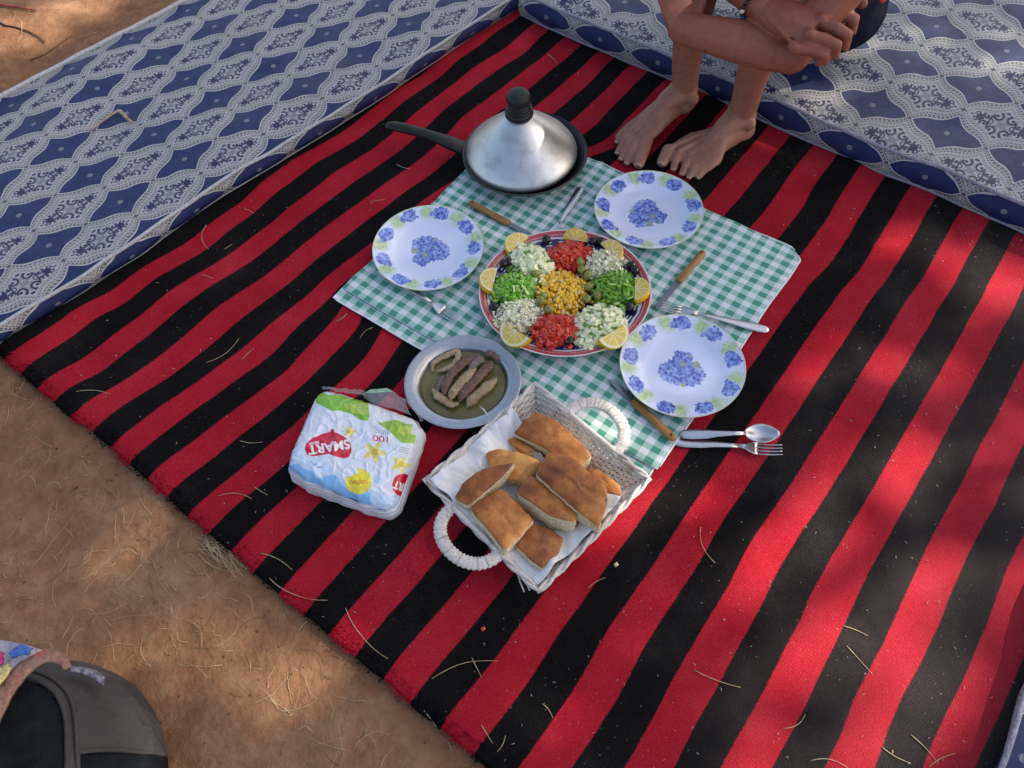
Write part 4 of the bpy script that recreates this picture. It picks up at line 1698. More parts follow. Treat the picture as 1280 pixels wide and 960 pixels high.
def bread(poly, zs, th, lab, bulge=.010, crease=0):
    top = [W(x, y, z) for (x, y), z in zip(poly, zs)]
    c = sum(top) / len(top)
    u = top[1] - top[0]
    nrm = np.zeros(3)
    for i in range(len(top)):
        nrm += np.cross(top[i] - c, top[(i + 1) % len(top)] - c)
    nrm /= np.linalg.norm(nrm)
    if nrm[2] < 0:
        nrm = -nrm
        top = top[::-1]
    # resample outline with slightly rounded corners
    out = []
    m = len(top)
    for i in range(m):
        a, b = top[i], top[(i + 1) % m]
        L = np.linalg.norm(b - a)
        k = max(int(L / .006), 2)
        for q in range(k):
            out.append(a + (b - a) * (q / k))
    out = np.array(out)
    for _ in range(1):
        out = out * .5 + (np.roll(out, 1, 0) + np.roll(out, -1, 0)) * .25
    n = len(out)
    sd = random.uniform(0, 50)
    for i, p in enumerate(out.copy()):
        r_ = (p - c) / np.linalg.norm(p - c)
        out[i] = p + r_ * (.0030 * n3(p[0] * 35, p[1] * 35, sd) + .0016 * n3(p[0] * 120, p[1] * 120, sd))
    base = np.array([c[0], c[1], c[2] - th])
    t = thing('bread_piece', lab, 'bread', tuple(base), group='pieces of flat bread in the basket')
    rings = [1.0, .985, .95, .87, .72, .52, .30, .12]
    P = []
    for r in rings:
        row = []
        for p in out:
            q = c + (p - c) * r
            h = bulge * .42 * (1 - r ** 3.0) - .0018 * max(0, (r - .93) / .07) ** 2
            h += .0022 * n3(q[0] * 28, q[1] * 28, sd) + .0011 * n3(q[0] * 80, q[1] * 80, sd)
            if crease:
                d = (q - c) @ (u / np.linalg.norm(u)) + .004 * n3(q[1] * 40, q[0] * 40, sd)
                h -= .0040 * math.exp(-(d / .004) ** 2) * crease
            row.append(q + nrm * h - base)
        P.append(row)
    P = np.array(P)
    g = G()
    b0 = g.grid(P.transpose(1, 0, 2)[list(range(n)) + [0]])
    k = len(rings)
    ctr = g.add([c + nrm * bulge * .42 - base], [])
    for i in range(n):
        g.f.append((b0 + i * k + k - 1, b0 + ((i + 1)) * k + k - 1, ctr))
        g.m.append(0)
    ob('crust', g, CRUST, t, norm=True)
    g = G()
    S = []
    for q in np.linspace(0, 1, 7):
        row = []
        for i, p in enumerate(out):
            s = 1.0 + (.045 * n3(p[0] * 70, p[1] * 70, q * 4 + sd) - .004) * (1 if 0 < q < 1 else .2) + .015 * math.sin(q * math.pi)
            pp = c + (p - c) * s - nrm * (th * q + .0022) + nrm * (.0022 * n3(p[0] * 28, p[1] * 28, sd) if q == 0 else 0)
            row.append(pp - base)
        S.append(row)
    S = np.array(S)
    b1 = g.grid(S.transpose(1, 0, 2)[list(range(n)) + [0]])
    g.f.append(tuple(b1 + i * 7 + 6 for i in range(n)))
    g.m.append(0)
    ob('crumb', g, CRUMB, t, norm=True)


bread([(632, 549), (645, 546), (668, 563), (655, 570)], [.062] * 4, 0.037, 'small dark piece of bread tucked under the far slab')
bread([(641, 541), (669, 513), (700, 527), (741, 569), (722, 586), (684, 563)], [.082, .086, .086, .078, .074, .078], 0.041, 'long bread slab at the far side of the basket', .011)
bread([(606, 566), (622, 560), (650, 565), (677, 577), (655, 606), (612, 590)], [.070, .074, .078, .078, .070, .066], 0.043, 'golden round edged bread piece behind the front left slices', .013)
bread([(731, 583), (752, 588), (777, 608), (776, 621), (760, 615), (738, 600)], [.072, .074, .072, .068, .068, .070], 0.041, 'bread piece at the right, half under the biggest slab', .006)
bread([(690, 650), (725, 630), (745, 652), (722, 676)], [.06] * 4, 0.037, 'piece of bread showing crumb beneath the biggest slab', .004)
bread([(644, 682), (664, 650), (706, 672), (699, 690), (678, 711)], [.080, .072, .076, .078, .083], 0.043, 'dark crusted bread piece at the nearest corner of the basket', .009, .6)
bread([(646, 616), (664, 593), (692, 612), (721, 639), (719, 653), (690, 645)], [.094, .092, .092, .094, .098, .098], 0.041, 'bread slice with pale cut side, left of the biggest slab', .009)
bread([(587, 633), (626, 609), (647, 628), (668, 650), (631, 690), (610, 663)], [.092, .086, .086, .086, .094, .094], 0.037, 'square dark brown bread piece hanging over the near handle', .009, .5)
bread([(567, 622), (577, 604), (596, 590), (620, 581), (643, 578), (622, 602), (585, 632)], [.090, .094, .098, .099, .096, .098, .094], 0.033, 'crescent shaped bread slice resting on the left of the heap', .009)
bread([(668, 592), (686, 562), (713, 570), (741, 592), (761, 611), (758, 636), (748, 659), (706, 625)], [.108, .110, .110, .108, .106, .102, .102, .108], 0.037, 'biggest bread slab, lying slantwise on top of the heap', .010, .8)


# ------------------------------------------------------------------ tissue pack
def text_tris(s, bold=.0):
    cu = bpy.data.curves.new('lettering', 'FONT')
    cu.body = s
    cu.offset = bold
    o = bpy.data.objects.new('lettering', cu)
    COL.objects.link(o)
    bpy.context.view_layer.update()
    me = o.evaluated_get(bpy.context.evaluated_depsgraph_get()).to_mesh()
    me.calc_loop_triangles()
    V = np.array([v.co[:2] for v in me.vertices])
    T = np.array([V[list(t.vertices)] for t in me.loop_triangles])
    o.to_mesh_clear()
    bpy.data.objects.remove(o)
    bpy.data.curves.remove(cu)
    lo, hi = V.min(0), V.max(0)
    return (T - np.array([lo[0], 0])) / np.array([hi[0] - lo[0], hi[1]])


def in_tris(X, Y, T):
    hit = np.zeros(X.shape, bool)
    for a, b, c in T:
        lo, hi = np.minimum(np.minimum(a, b), c), np.maximum(np.maximum(a, b), c)
        s = (X >= lo[0]) & (X <= hi[0]) & (Y >= lo[1]) & (Y <= hi[1])
        if not s.any(): continue
        x, y = X[s], Y[s]
        d1 = (x - b[0]) * (a[1] - b[1]) - (a[0] - b[0]) * (y - b[1])
        d2 = (x - c[0]) * (b[1] - c[1]) - (b[0] - c[0]) * (y - c[1])
        d3 = (x - a[0]) * (c[1] - a[1]) - (c[0] - a[0]) * (y - a[1])
        hit[s] |= ~(((d1 < 0) | (d2 < 0) | (d3 < 0)) & ((d1 > 0) | (d2 > 0) | (d3 > 0)))
    return hit


def in_poly(X, Y, P):
    r = np.zeros(X.shape, bool)
    n = len(P)
    for i in range(n):
        (x0, y0), (x1, y1) = P[i], P[(i + 1) % n]
        c = ((y0 > Y) != (y1 > Y)) & (X < (x1 - x0) * (Y - y0) / (y1 - y0 + 1e-9) + x0)
        r ^= c
    return r


def build_pack():
    pA, pB, pC, pD = W(353, 586, .090), W(491, 641, .066), W(532, 525, .058), W(398, 480, .066)
    base = np.array([*(pA + pB + pC + pD)[:2] / 4, RUG_Z])
    t = thing('tissue_pack', 'opened pack of white paper tissues in printed blue and white plastic', 'tissues', tuple(base))
    n = 250
    s0, q0 = np.meshgrid(np.linspace(-1, 1, n), np.linspace(-1, 1, n), indexing='ij')
    rr0 = np.maximum(np.abs(s0), np.abs(q0))
    pn = (np.abs(s0) ** 7 + np.abs(q0) ** 7) ** (1 / 7) + 1e-9
    s, q = s0 * rr0 / pn * .5 + .5, q0 * rr0 / pn * .5 + .5
    P = (pA[None, None] * ((1 - s) * (1 - q))[..., None] + pB * (s * (1 - q))[..., None] + pC * (s * q)[..., None] + pD * ((1 - s) * q)[..., None])
    for i in range(n):
        for j in range(n):
            a, b = s[i, j], q[i, j]
            e = .5 * (1 - rr0[i, j])
            wr = abs(n3(a * 3 + b * 2, b * 3 - a, 6.0))
            h = .011 * (1 - math.exp(-e / .12)) + .0050 * n3(a * 3, b * 3, 3.0) + .0016 * (1 - min(wr * 5, 1)) + .0016 * (1 - min(abs(n3(a * 9 - b * 3, b * 7 + a, 16.0)) * 5, 1)) + .0007 * n3(a * 30, b * 30, 2.0)
            P[i, j, 2] += h - .013 * math.exp(-e / .025)
            e2 = math.exp(-e / .03) * .0025 * n3(a * 12, b * 12, 9.0)
            P[i, j, 0] += e2
            P[i, j, 1] += e2
    px, py = PXL(P)
    X, Y = (px - 340) * 4.8, (py - 470) * 4.8
    col = np.zeros((n, n, 3))
    col[:] = (.66, .71, .80)

    def put(mask, c, f=1.0): col[mask] = col[mask] * (1 - f) + np.array(c) * f
    nz = np.array([[n3(X[i, j] * .012, Y[i, j] * .012, 1.0) for j in range(n)] for i in range(n)])
    d = (Y - 545) - (X - 80) * .385      # depth from the front edge line
    put((d > -150 + 40 * nz) & (X > 60), (.44, .62, .84), .55)
    put((d > -35 + 60 * nz), (.15, .45, .80), .85)
    put((d > -42 + 26 * nz) & (X > 590), (.62, .72, .84), .75)
    put(in_poly(X + 14 * nz, Y + 20 * nz, [(270, 100), (560, 140), (590, 180), (578, 275), (530, 262), (470, 225), (400, 200), (330, 195), (265, 165)]), (.20, .46, .03))
    put(in_poly(X, Y + 12 * nz, [(410, 160), (585, 165), (575, 230), (470, 215)]), (.42, .55, .07), .7)
    put(in_poly(X, Y + 14 * nz, [(636, 285), (720, 262), (840, 285), (874, 330), (852, 408), (780, 398), (720, 350), (690, 325)]), (.27, .47, .04))
    put(((X - 800) / 42) ** 2 + ((Y - 325) / 26) ** 2 < 1, (.55, .60, .08), .7)
    put(in_poly(X, Y, [(578, 170), (760, 205), (905, 240), (905, 300), (860, 285), (740, 262), (640, 282), (588, 310)]), (.72, .73, .76))
    put(in_poly(X, Y, [(845, 285), (885, 300), (880, 360), (832, 345)]), (.55, .62, .70), .9)

    def flower(cx, cy, r):
        a = np.arctan2(Y - cy, X - cx)
        rr = np.hypot(X - cx, (Y - cy) * 1.1)
        put(rr < r * (.72 + .28 * np.cos(a * 5 + cx)), (.72, .62, .10), .9)
        put(rr < r * .30, (.66, .48, .05))
    flower(615, 455, 72)
    flower(772, 530, 62)
    flower(465, 333, 42)
    rr = np.hypot(X - 520, (Y - 632) * 1.03)
    put(rr < 80, (.80, .68, .10))
    put(rr < 62, (.82, .70, .04))
    for cx, cy, rx, ry in ((350, 515, 38, 22), (395, 540, 55, 28), (440, 575, 48, 25), (480, 565, 40, 18), (640, 672, 50, 24), (690, 700, 40, 20)):
        u = (X - cx) * .92 + (Y - cy) * .38
        v = -(X - cx) * .38 + (Y - cy) * .92
        put((u / rx) ** 2 + (v / ry) ** 2 < 1, (.70, .74, .82))
    red = (.56, .008, .035)
    heart = [(352, 318), (372, 318), (372, 335), (405, 348), (445, 372), (472, 408), (478, 450), (462, 485), (430, 494), (385, 484), (340, 466), (300, 474), (250, 482), (212, 474), (196, 440), (205, 405), (240, 375), (300, 348), (352, 334)]
    put(in_poly(X, Y, [((x - 337) * 1.045 + 337, (y - 410) * 1.06 + 410) for x, y in heart]), (.78, .58, .66))
    put(in_poly(X, Y, heart), red)
    put(np.hypot(X - 786, (Y - 655) * .95) < 70, (.80, .55, .62))
    put(np.hypot(X - 786, (Y - 655) * .95) < 65, red)

    def txt(s_, p0, p1, h, c, bold=.0):
        p0, p1 = np.array(p0), np.array(p1)
        r = p1 - p0
        L = np.linalg.norm(r)
        r = r / L
        upv = np.array([r[1], -r[0]])
        dx, dy = px - p0[0], py - p0[1]
        put(in_tris((dx * r[0] + dy * r[1]) / L, (dx * upv[0] + dy * upv[1]) / h, text_tris(s_, bold)), c)
    white = (.80, .78, .80)
    txt('SMART', (436.3, 549.5), (384.6, 557.6), 11.5, white, .03)
    txt('BEAR', (398.5, 551.2), (385.5, 553.4), 3.2, white, .02)
    txt('100', (485.6, 546.0), (466.5, 544.0), 7.6, (.62, .02, .06), .01)
    txt('NOUVEAU', (459.0, 600.0), (437.6, 600.4), 5.4, (.62, .10, .03), .02)
    txt('ART', (513.5, 608.2), (493.6, 601.0), 9.6, white, .03)
    for k in range(9):     # illegible dark script along the front
        x0 = 205 + k * 11
        y0 = 510 + k * 5.2
        put((np.hypot(X - x0 - 4, (Y - y0 - 6 * math.sin(k * 2.2))) < 6.5) & (np.hypot(X - x0 - 4, (Y - y0 - 6 * math.sin(k * 2.2))) > 3.2), (.12, .13, .36), .8)
    for k in range(5):
        put((np.abs(X - 640 - k * 13 - (Y - 335) * .3) < 2.6) & (np.abs(Y - 335) < 11 + 3 * (k % 2)), (.16, .17, .20), .8)
    for k in range(4):
        put((np.abs(Y - 175 - k * 24 - (X - 540) * .1) < 3.5) & (np.abs(X - 535) < 32) & (nz > -.25), (.30, .34, .34), .6)
    put(in_poly(X, Y, [(758, 410), (840, 430), (838, 490), (800, 492), (750, 455)]), (.66, .70, .74))
    for k in range(3):
        put((np.abs(Y - 430 - k * 14 - (X - 790) * .25) < 2.4) & (np.abs(X - 795) < 32), (.22, .27, .34), .8)
    g = G()
    g.grid(P - base)
    me = mesh_of('printed_top', g)
    att = me.color_attributes.new('print', 'FLOAT_COLOR', 'POINT')
    att.data.foreach_set('color', np.concatenate([col.reshape(-1, 3), np.ones((n * n, 1))], 1).astype(np.float32).ravel())
    m = Mat('printed_film', rough=.24, spec=.5, coat=.35, coatr=.12)
    m.set(color=m.attr('print'))
    m.bump(m.noise(m.co('Object'), 45, 4, .6), .0060, .8)
    ob('printed_top', me, m.mat, t)
    # the stack of tissues below, seen through clear film at the front
    tis = Mat('tissue_paper', rough=.6, coat=.35, coatr=.2)
    x, y, z = tis.xyz(tis.co('Object'))
    lay = ((z + tis.noise(tis.co('Object'), 18, 3) * .012) * 900.0).sin()
    tis.set(color=tis.mix(lay.gt(.55) * .5, (.74, .75, .79), (.55, .56, .62)))
    tis.bump(lay * .25 + tis.noise(tis.co('Object'), 45, 3), .003, .7)
    g = G()
    ring_t = np.concatenate([P[:, 0], P[-1, 1:], P[::-1, -1][1:], P[0, ::-1][1:-1]])[::5]
    cen = ring_t.mean(0)
    rows = []
    for k, f in enumerate(np.linspace(0, 1, 8)):
        row = []
        for i, p in enumerate(ring_t):
            o_ = (p - cen) * (1 + .050 * math.sin(f * math.pi) ** .7 - .01 * f)
            pz = p[2] * (1 - f) + (RUG_Z + .002) * f - (.0005 if k == 0 else 0)
            w = .0022 * n3(p[0] * 40, p[1] * 40, f * 6)
            row.append((cen[0] + o_[0] + w, cen[1] + o_[1] + w, pz))
        rows.append(row)
    g.grid(np.array(rows) - base, wrap=True)
    ob('tissue_stack', g, tis.mat, t, norm=True)
    # clear wrap: crumpled open mouth at the far edge, loose film along the front
    film = Mat('clear_film', rough=.12, spec=.6, alpha=.30)
    film.set(color=(.72, .72, .76))
    film.bump(film.noise(film.co('Object'), 70, 3, .6), .006, 1.0)
    film2 = Mat('clear_film_lip', rough=.2, spec=.6)
    nn = film2.noise(film2.co('Object'), 60, 3, .6)
    film2.set(color=(.70, .71, .74), alpha=.28)
    film2.bump(nn, .006, 1.0)

    def flap(rows_px, mat, seed, nm='loose_film', amp=.007):
        R = []
        for pl, z0 in rows_px:
            q = catmull([W(x, y, z0 if not hasattr(z0, '__len__') else z0[i]) for i, (x, y) in enumerate(pl)], 5)
            R.append(q)
        k = min(len(r) for r in R)
        rows = np.array([r[:k] for r in R])
        # refine between rows
        rr = []
        for f in np.linspace(0, len(rows) - 1, 9):
            i = min(int(f), len(rows) - 2)
            rr.append(rows[i] * (1 - (f - i)) + rows[i + 1] * (f - i))
        rr = np.array(rr)
        for i in range(rr.shape[0]):
            for j in range(rr.shape[1]):
                rr[i, j, 2] += amp * n3(i * .5 + seed, j * .45, seed) + amp * .4 * n3(i * 1.3, j * 1.2, seed)
        gg = G()
        gg.grid(rr - base)
        ob(nm, gg, mat, t)
    flap([([(402, 486), (420, 489), (440, 492), (456, 494)], .068), ([(403, 483), (421, 485), (440, 487), (455, 488)], .074)], film2.mat, 1.0)
    flap([([(455, 497), (470, 506), (495, 512), (515, 520)], .064), ([(454, 494), (470, 499), (492, 503), (510, 512)], .078), ([(456, 490), (472, 491), (490, 490), (506, 500)], .085)], film.mat, 3.0)
    flap([([(457, 491), (472, 491), (490, 490), (503, 498)], .085), ([(462, 487), (474, 486), (484, 485.5), (494, 491)], .090)], plain('green_lip', (.34, .50, .36), .4, .2, 90), 4.0, 'torn_lip', .002)
    flap([([(506, 500), (512, 508), (520, 517), (526, 527)], .07), ([(503, 497), (512, 501), (522, 511), (529, 526)], .08)], film2.mat, 5.0)
    # empty mouth of the pack
    g = G()


build_pack()

# ------------------------------------------------------------------ the seated person
def remeshed(g, vox, smooth=6):
    me = mesh_of('raw', g)
    o = bpy.data.objects.new('raw', me)
    COL.objects.link(o)
    r = o.modifiers.new('r', 'REMESH')
    r.mode = 'VOXEL'
    r.voxel_size = vox
    s = o.modifiers.new('s', 'SMOOTH')
    s.iterations = smooth
    s.factor = .5
    bpy.context.view_layer.update()
    out = bpy.data.meshes.new_from_object(o.evaluated_get(bpy.context.evaluated_depsgraph_get()))
    bpy.data.objects.remove(o)
    out.polygons.foreach_set('use_smooth', [True] * len(out.polygons))
    return out


def v3(*a): return np.array(a, float)


def build_person():
    base = v3(.72, 1.74, .10)
    t = thing('person', 'barefoot person in dark shorts sitting on the mattress, arms folded round the shins', 'person', tuple(base))
    g = G()
    nails = []
    feet = [dict(h=W(863, 127, .02), m1=W(808, 183, .012), m5=W(778, 168, .012), tips=[(797, 208), (782.5, 205.5), (775, 200), (770.5, 192.5), (770.5, 179)], side=1),
            dict(h=W(937, 163, .02), m1=W(834, 194, .012), m5=W(892, 209, .012), tips=[(826, 206), (841, 213), (851.5, 219), (860, 223), (871, 222.5)], side=-1)]
    ank = [v3(.456, 1.597, .078), v3(.574, 1.498, .078)]
    shin = [v3(.436, 1.580, .25), v3(.556, 1.456, .25)]
    knee = [v3(.452, 1.615, .475), v3(.585, 1.485, .475)]
    hip = [v3(.70, 1.84, .215), v3(.83, 1.72, .215)]
    back = v3(.707, .707, 0)
    for f, a, s, kn, hp in zip(feet, ank, shin, knee, hip):
        h, m1, m5 = f['h'], f['m1'], f['m5']
        mid = (m1 + m5) / 2
        d = (mid - h)
        d[2] = 0
        L = np.linalg.norm(d)
        d /= L
        lat = (m1 - m5)
        half = np.linalg.norm(lat[:2]) / 2 + .006
        n = v3(-d[1], d[0], 0)
        if n @ lat < 0: n = -n
        h0 = v3(h[0], h[1], 0)
        zb = RUG_Z + .001
        secs = []
        for q, hw, top, off in [(.0, .012, .030, 0), (.03, .022, .045, 0), (.10, .0285, .058, 0), (.25, .030, .074, -.001), (.42, .032, .072, -.002), (.60, .036, .058, -.001), (.78, half * .95, .043, 0), (.95, half, .031, 0), (1.08, half * .97, .024, 0), (1.17, half * .90, .018, 0)]:
            c = h0 + d * (L * q) + n * off
            secs.append((v3(c[0], c[1], zb + top / 2), n * hw, v3(0, 0, top / 2)))
        g.loft(secs, 22)
        # instep ridge to the shin
        g.tube([v3(a[0], a[1], .085), h0 + d * (L * .48) + v3(0, 0, zb + .058), h0 + d * (L * .72) + v3(0, 0, zb + .036)], [.034, .026, .015], 14, dome=True)
        # ankle bones, heel cord
        for sg in (-1, 1): g.ell(a + n * sg * .029 + v3(0, 0, .0), (.015, .015, .017))
        g.tube([h0 + d * .012 + v3(0, 0, zb + .03), h0 + d * .018 + v3(0, 0, .09), (a + s) / 2 + back * .018, s + back * .012], [.017, .0125, .014, .012], 10, dome=True)
        g.ell(h0 + d * .032 + v3(0, 0, zb + .027), (.034, .031, .0265))
        # toes
        for k, tp in enumerate(f['tips']):
            q = k / 4
            mt = m1 + (m5 - m1) * (q * .92 + .02)
            mt = v3(mt[0], mt[1], 0) + d * (.004 - .010 * abs(q - .3))
            r0, r1 = [(.0168, .0142), (.0104, .0090), (.0095, .0082), (.0092, .0080), (.0095, .0085)][k]
            tip = W(*tp, zb + r1 * .9)
            tip = v3(tip[0], tip[1], 0)
            dd = tip - mt
            tip -= dd / np.linalg.norm(dd) * r1 * .8
            m = mt + (tip - mt) * .5
            zk = [.010, .016, .015, .014, .010][k]
            g.tube([v3(mt[0], mt[1], zb + .016), v3(m[0], m[1], zb + zk + .003), v3(tip[0], tip[1], zb + r1 * .82)], [r0, r0 * .92, r1], 12, dome=True, flat=.92)
            # tendon on the back of the foot
            mm = h0 + d * (L * .62) + n * (half * .5 * (1 - 2 * q) * .8)
            g.tube([v3(mm[0], mm[1], zb + .044), v3(mt[0], mt[1], zb + .0255)], [.0045, .0052], 8, dome=True)
            ndir = dd / np.linalg.norm(dd)
            nails.append((v3(tip[0], tip[1], zb + r1 * 1.55) + ndir * r1 * .35, ndir, r1))
        # shin and calf
        up1 = a + (s - a) * .5
        g.tube([v3(a[0], a[1], .055), v3(a[0], a[1], .09), up1 + back * .003, s + back * .010, s + (kn - s) * .45 + back * .018, s + (kn - s) * .8 + back * .006, kn],
               [.032, .0305, .0325, .0375, .044, .045, .048], 18, dome=True)
        g.tube([s + (kn - s) * -.3 + back * .014, s + (kn - s) * .1 + back * .022, s + (kn - s) * .5 + back * .034, s + (kn - s) * .8 + back * .02], [.012, .026, .035, .03], 12, dome=True)
        g.ell(kn - back * .012 + v3(0, 0, .005), (.040, .040, .044))
        # thigh
        g.tube([kn, kn + (hp - kn) * .3, kn + (hp - kn) * .65, hp], [.052, .062, .074, .085], 18, dome=True)
    # trunk
    pel = v3(.775, 1.785, .21)
    chest = v3(.70, 1.71, .50)
    Rs, Ls = v3(.545, 1.795, .57), v3(.80, 1.54, .57)
    ax = v3(.707, -.707, 0)
    fwd = v3(-.55, -.55, -.62)
    secs = []
    for q, hw, hd in [(-.12, .10, .08), (0, .165, .115), (.25, .155, .105), (.5, .145, .10), (.8, .17, .11), (1.05, .165, .095), (1.2, .09, .07)]:
        c = pel + (chest - pel) * q + v3(.02, .02, 0) * math.sin(max(q, 0) * 2.6)
        secs.append((c, ax * hw, v3(-.70, -.70, .12) * hd))
    g.loft(secs, 22)
    for S in (Rs, Ls): g.ell(S, (.062, .062, .058))
    neck = v3(.64, 1.63, .63)
    head = v3(.60, 1.585, .735)
    g.tube([chest + v3(-.02, -.02, .06), neck, head - v3(0, 0, .03)], [.06, .054, .052], 14, dome=True)
    hf = v3(-.60, -.60, -.52)
    hf /= np.linalg.norm(hf)
    hu = np.cross(ax, hf)
    if hu[2] < 0: hu = -hu
    RM = np.stack([ax, hf, hu], 1)
    g.ell(head, (.074, .092, .108), 22, 16, RM)
    hp_ = lambda x, y, z: head + RM @ v3(x, y, z)
    g.ell(hp_(0, .025, -.065), (.055, .062, .048), 16, 10, RM)
    g.tube([hp_(0, .088, .02), hp_(0, .108, -.018), hp_(0, .098, -.026)], [.010, .015, .012], 10, dome=True)
    g.tube([hp_(-.022, .082, -.058), hp_(0, .090, -.056), hp_(.022, .082, -.058)], [.005, .008, .005], 8, dome=True)
    g.tube([hp_(-.020, .080, -.069), hp_(0, .088, -.068), hp_(.020, .080, -.069)], [.005, .008, .005], 8, dome=True)
    for sg in (-1, 1):
        g.ell(hp_(sg * .075, -.005, -.01), (.010, .022, .034), 12, 8, RM)
        g.tube([hp_(sg * .012, .090, .030), hp_(sg * .03, .088, .034), hp_(sg * .046, .076, .028)], [.007, .007, .005], 8, dome=True)
    # left arm, lower in the fold: elbow right, wrist left, hand turning up round the other elbow
    Le, Lw = W(988, 66, .315), W(855, 36, .335)
    g.tube([Ls, Ls + (Le - Ls) * .5 + v3(.01, -.01, 0), Le], [.052, .047, .042], 16, dome=True)
    fd = Lw - Le
    nrm = np.cross(fd, (0, 0, 1.0))
    g.tube([Le, Le + fd * .22, Le + fd * .5, Le + fd * .78, Lw], [.042, .0470, .0440, .0375, .0340], 18, dome=True, flat=.92)
    Rw = W(948, 6, .385)
    Re = v3(.40, 1.70, .42)
    d_ = Re - Rw
    Re = Rw + d_ / np.linalg.norm(d_) * .262
    g.tube([Rs, (Rs + Re) / 2 + v3(-.02, .02, 0), Re], [.052, .047, .042], 16, dome=True)
    fd = Rw - Re
    g.tube([Re, Re + fd * .25, Re + fd * .55, Re + fd * .85, Rw], [.042, .046, .040, .031, .0285], 18, dome=True)
    # left hand, gripping the right elbow beyond the frame
    Lk = Lw + (Re - Lw) * .40 + v3(-.02, -.015, .012)
    lat = np.cross(Lk - Lw, (0, 0, 1.0))
    lat /= np.linalg.norm(lat)
    hd = (Lk - Lw) / np.linalg.norm(Lk - Lw)
    secs = [(Lw, lat * .030, v3(0, 0, .022)), (Lw + hd * .03, lat * .036, v3(0, 0, .019)), (Lw + hd * .065, lat * .041, v3(0, 0, .016)), (Lw + hd * .092, lat * .040, v3(0, 0, .012))]
    g.loft(secs, 16)
    for k in range(4):
        o_ = Lw + hd * (.088 - .006 * abs(k - 1.2)) + lat * (.030 - .020 * k)
        q1 = o_ + hd * .038 + v3(0, 0, .010)
        q2 = q1 + hd * .020 - v3(0, 0, .016)
        q3 = q2 + hd * .004 - v3(0, 0, .022)
        g.tube([o_, q1, q2, q3], [.0098, .0092, .0086, .0072], 10, dome=True)
    g.tube([Lw + hd * .02 + lat * .03, Lw + hd * .05 + lat * .052 + v3(0, 0, .005), Lw + hd * .085 + lat * .056 + v3(0, 0, .004)], [.013, .0118, .0095], 10, dome=True)
    # right hand over the left elbow
    mcp = [W(1033, 6, .392), W(1027, 25, .394), W(1012, 43, .388), W(992, 58, .372)]
    pip = [W(1068, 25, .378), W(1059, 45, .378), W(1046, 57, .372), W(1032, 69, .358)]
    pc = sum(mcp) / 4
    lat = mcp[0] - mcp[3]
    lat /= np.linalg.norm(lat)
    hd = pc - Rw
    HLn = np.linalg.norm(hd)
    hd /= HLn
    nrm = np.cross(hd, lat)
    if nrm[2] < 0: nrm = -nrm
    secs = []
    for q, hw, th in [(-.05, .027, .023), (.15, .031, .024), (.4, .039, .024), (.7, .045, .023), (.95, .046, .019), (1.05, .043, .014)]:
        secs.append((Rw + hd * HLn * q - nrm * .006, lat * hw, nrm * th))
    g.loft(secs, 20)
    for k in range(4):
        r = [.0122, .0126, .0120, .0108][k]
        a, b = mcp[k] - nrm * .004, pip[k]
        dirn = (b - a) / np.linalg.norm(b - a)
        kf = 1.0 if k < 3 else .6
        c_ = b + dirn * .003 - v3(0, 0, .020) * kf
        e_ = c_ - dirn * .020 * kf - v3(0, 0, .006)
        g.tube([a, (a + b) / 2 + nrm * .003, b, c_, e_], [r * 1.08, r * 1.0, r * 1.04, r * .94, r * .78], 12, dome=True)
        g.ell(mcp[k] + nrm * .001, (r * 1.1, r * 1.1, r * .95))
        g.tube([Rw + lat * (.014 - .009 * k) + nrm * .012, mcp[k] + nrm * .0035], [.0035, .0042], 7, dome=True)
    th0 = Rw + hd * .02 + lat * .026
    g.tube([th0, W(1015, -20, .385), W(1055, -8, .380), W(1078, 4, .370)], [.016, .0145, .0128, .0110], 12, dome=True)
    g.v = [tuple(np.array(p) - base) for p in g.v]
    skin = Mat('skin', rough=.48, sss=.12, sssr=(1.0, .35, .2), ssss=.006, spec=.4)
    co = skin.co('Object')
    a, b, c = skin.noise(co, 9, 4, .6), skin.noise(co, 70, 4, .65), skin.noise(co, 420, 2, .6)
    col = skin.ramp(a * .5 + b * .5, [(.30, (.27, .108, .070)), (.52, (.38, .172, .116)), (.74, (.46, .240, .170))])
    _x, _y, zz = skin.xyz(co)
    tan = (zz + (a - .5) * .10).ss(-.10, .22)
    col = skin.mix(tan, col, skin.ramp(a * .5 + b * .5, [(.30, (.20, .060, .036)), (.52, (.285, .092, .058)), (.74, (.36, .135, .090))]))
    col = skin.mix(c.ss(.55, .8) * .22, col, (.22, .08, .05))
    skin.set(color=col, rough=b * .2 + .38)
    skin.bump(c * .5 + skin.vor(co, 320) * .6 + b * .5, .0012, .6)
    ob('body', remeshed(g, .0030, 3), skin.mat, t)
    nail = plain('nail', (.52, .30, .24), .3, .1, 100)
    for p, dn, r in nails:
        gg = G()
        s = np.cross((0, 0, 1.0), dn)
        rows = [[p - base + dn * (r * .55 * u) + s * (r * .62 * w) + v3(0, 0, -r * .30 * w * w - r * .30 * max(u, 0) ** 2 + .0002) for w in np.linspace(-1, 1, 6)] for u in np.linspace(-1, 1, 5)]
        gg.grid(np.array(rows))
        ob('toenail', gg, nail, t)
    # shorts
    navy = Mat('navy_cloth', rough=.95, spec=.1)
    nn = navy.noise(navy.co('Object'), 22, 4, .6)
    navy.set(color=navy.ramp(nn, [(.3, (.006, .007, .016)), (.7, (.014, .016, .034))]))
    navy.bump(nn + navy.noise(navy.co('Object'), 700, 2) * .05, .012, .6)
    g = G()
    for kn, hp in zip(knee, hip):
        g.tube([kn + (hp - kn) * .40, kn + (hp - kn) * .7, hp, hp + v3(.03, .03, .01)], [.083, .088, .100, .09], 20, dome=True)
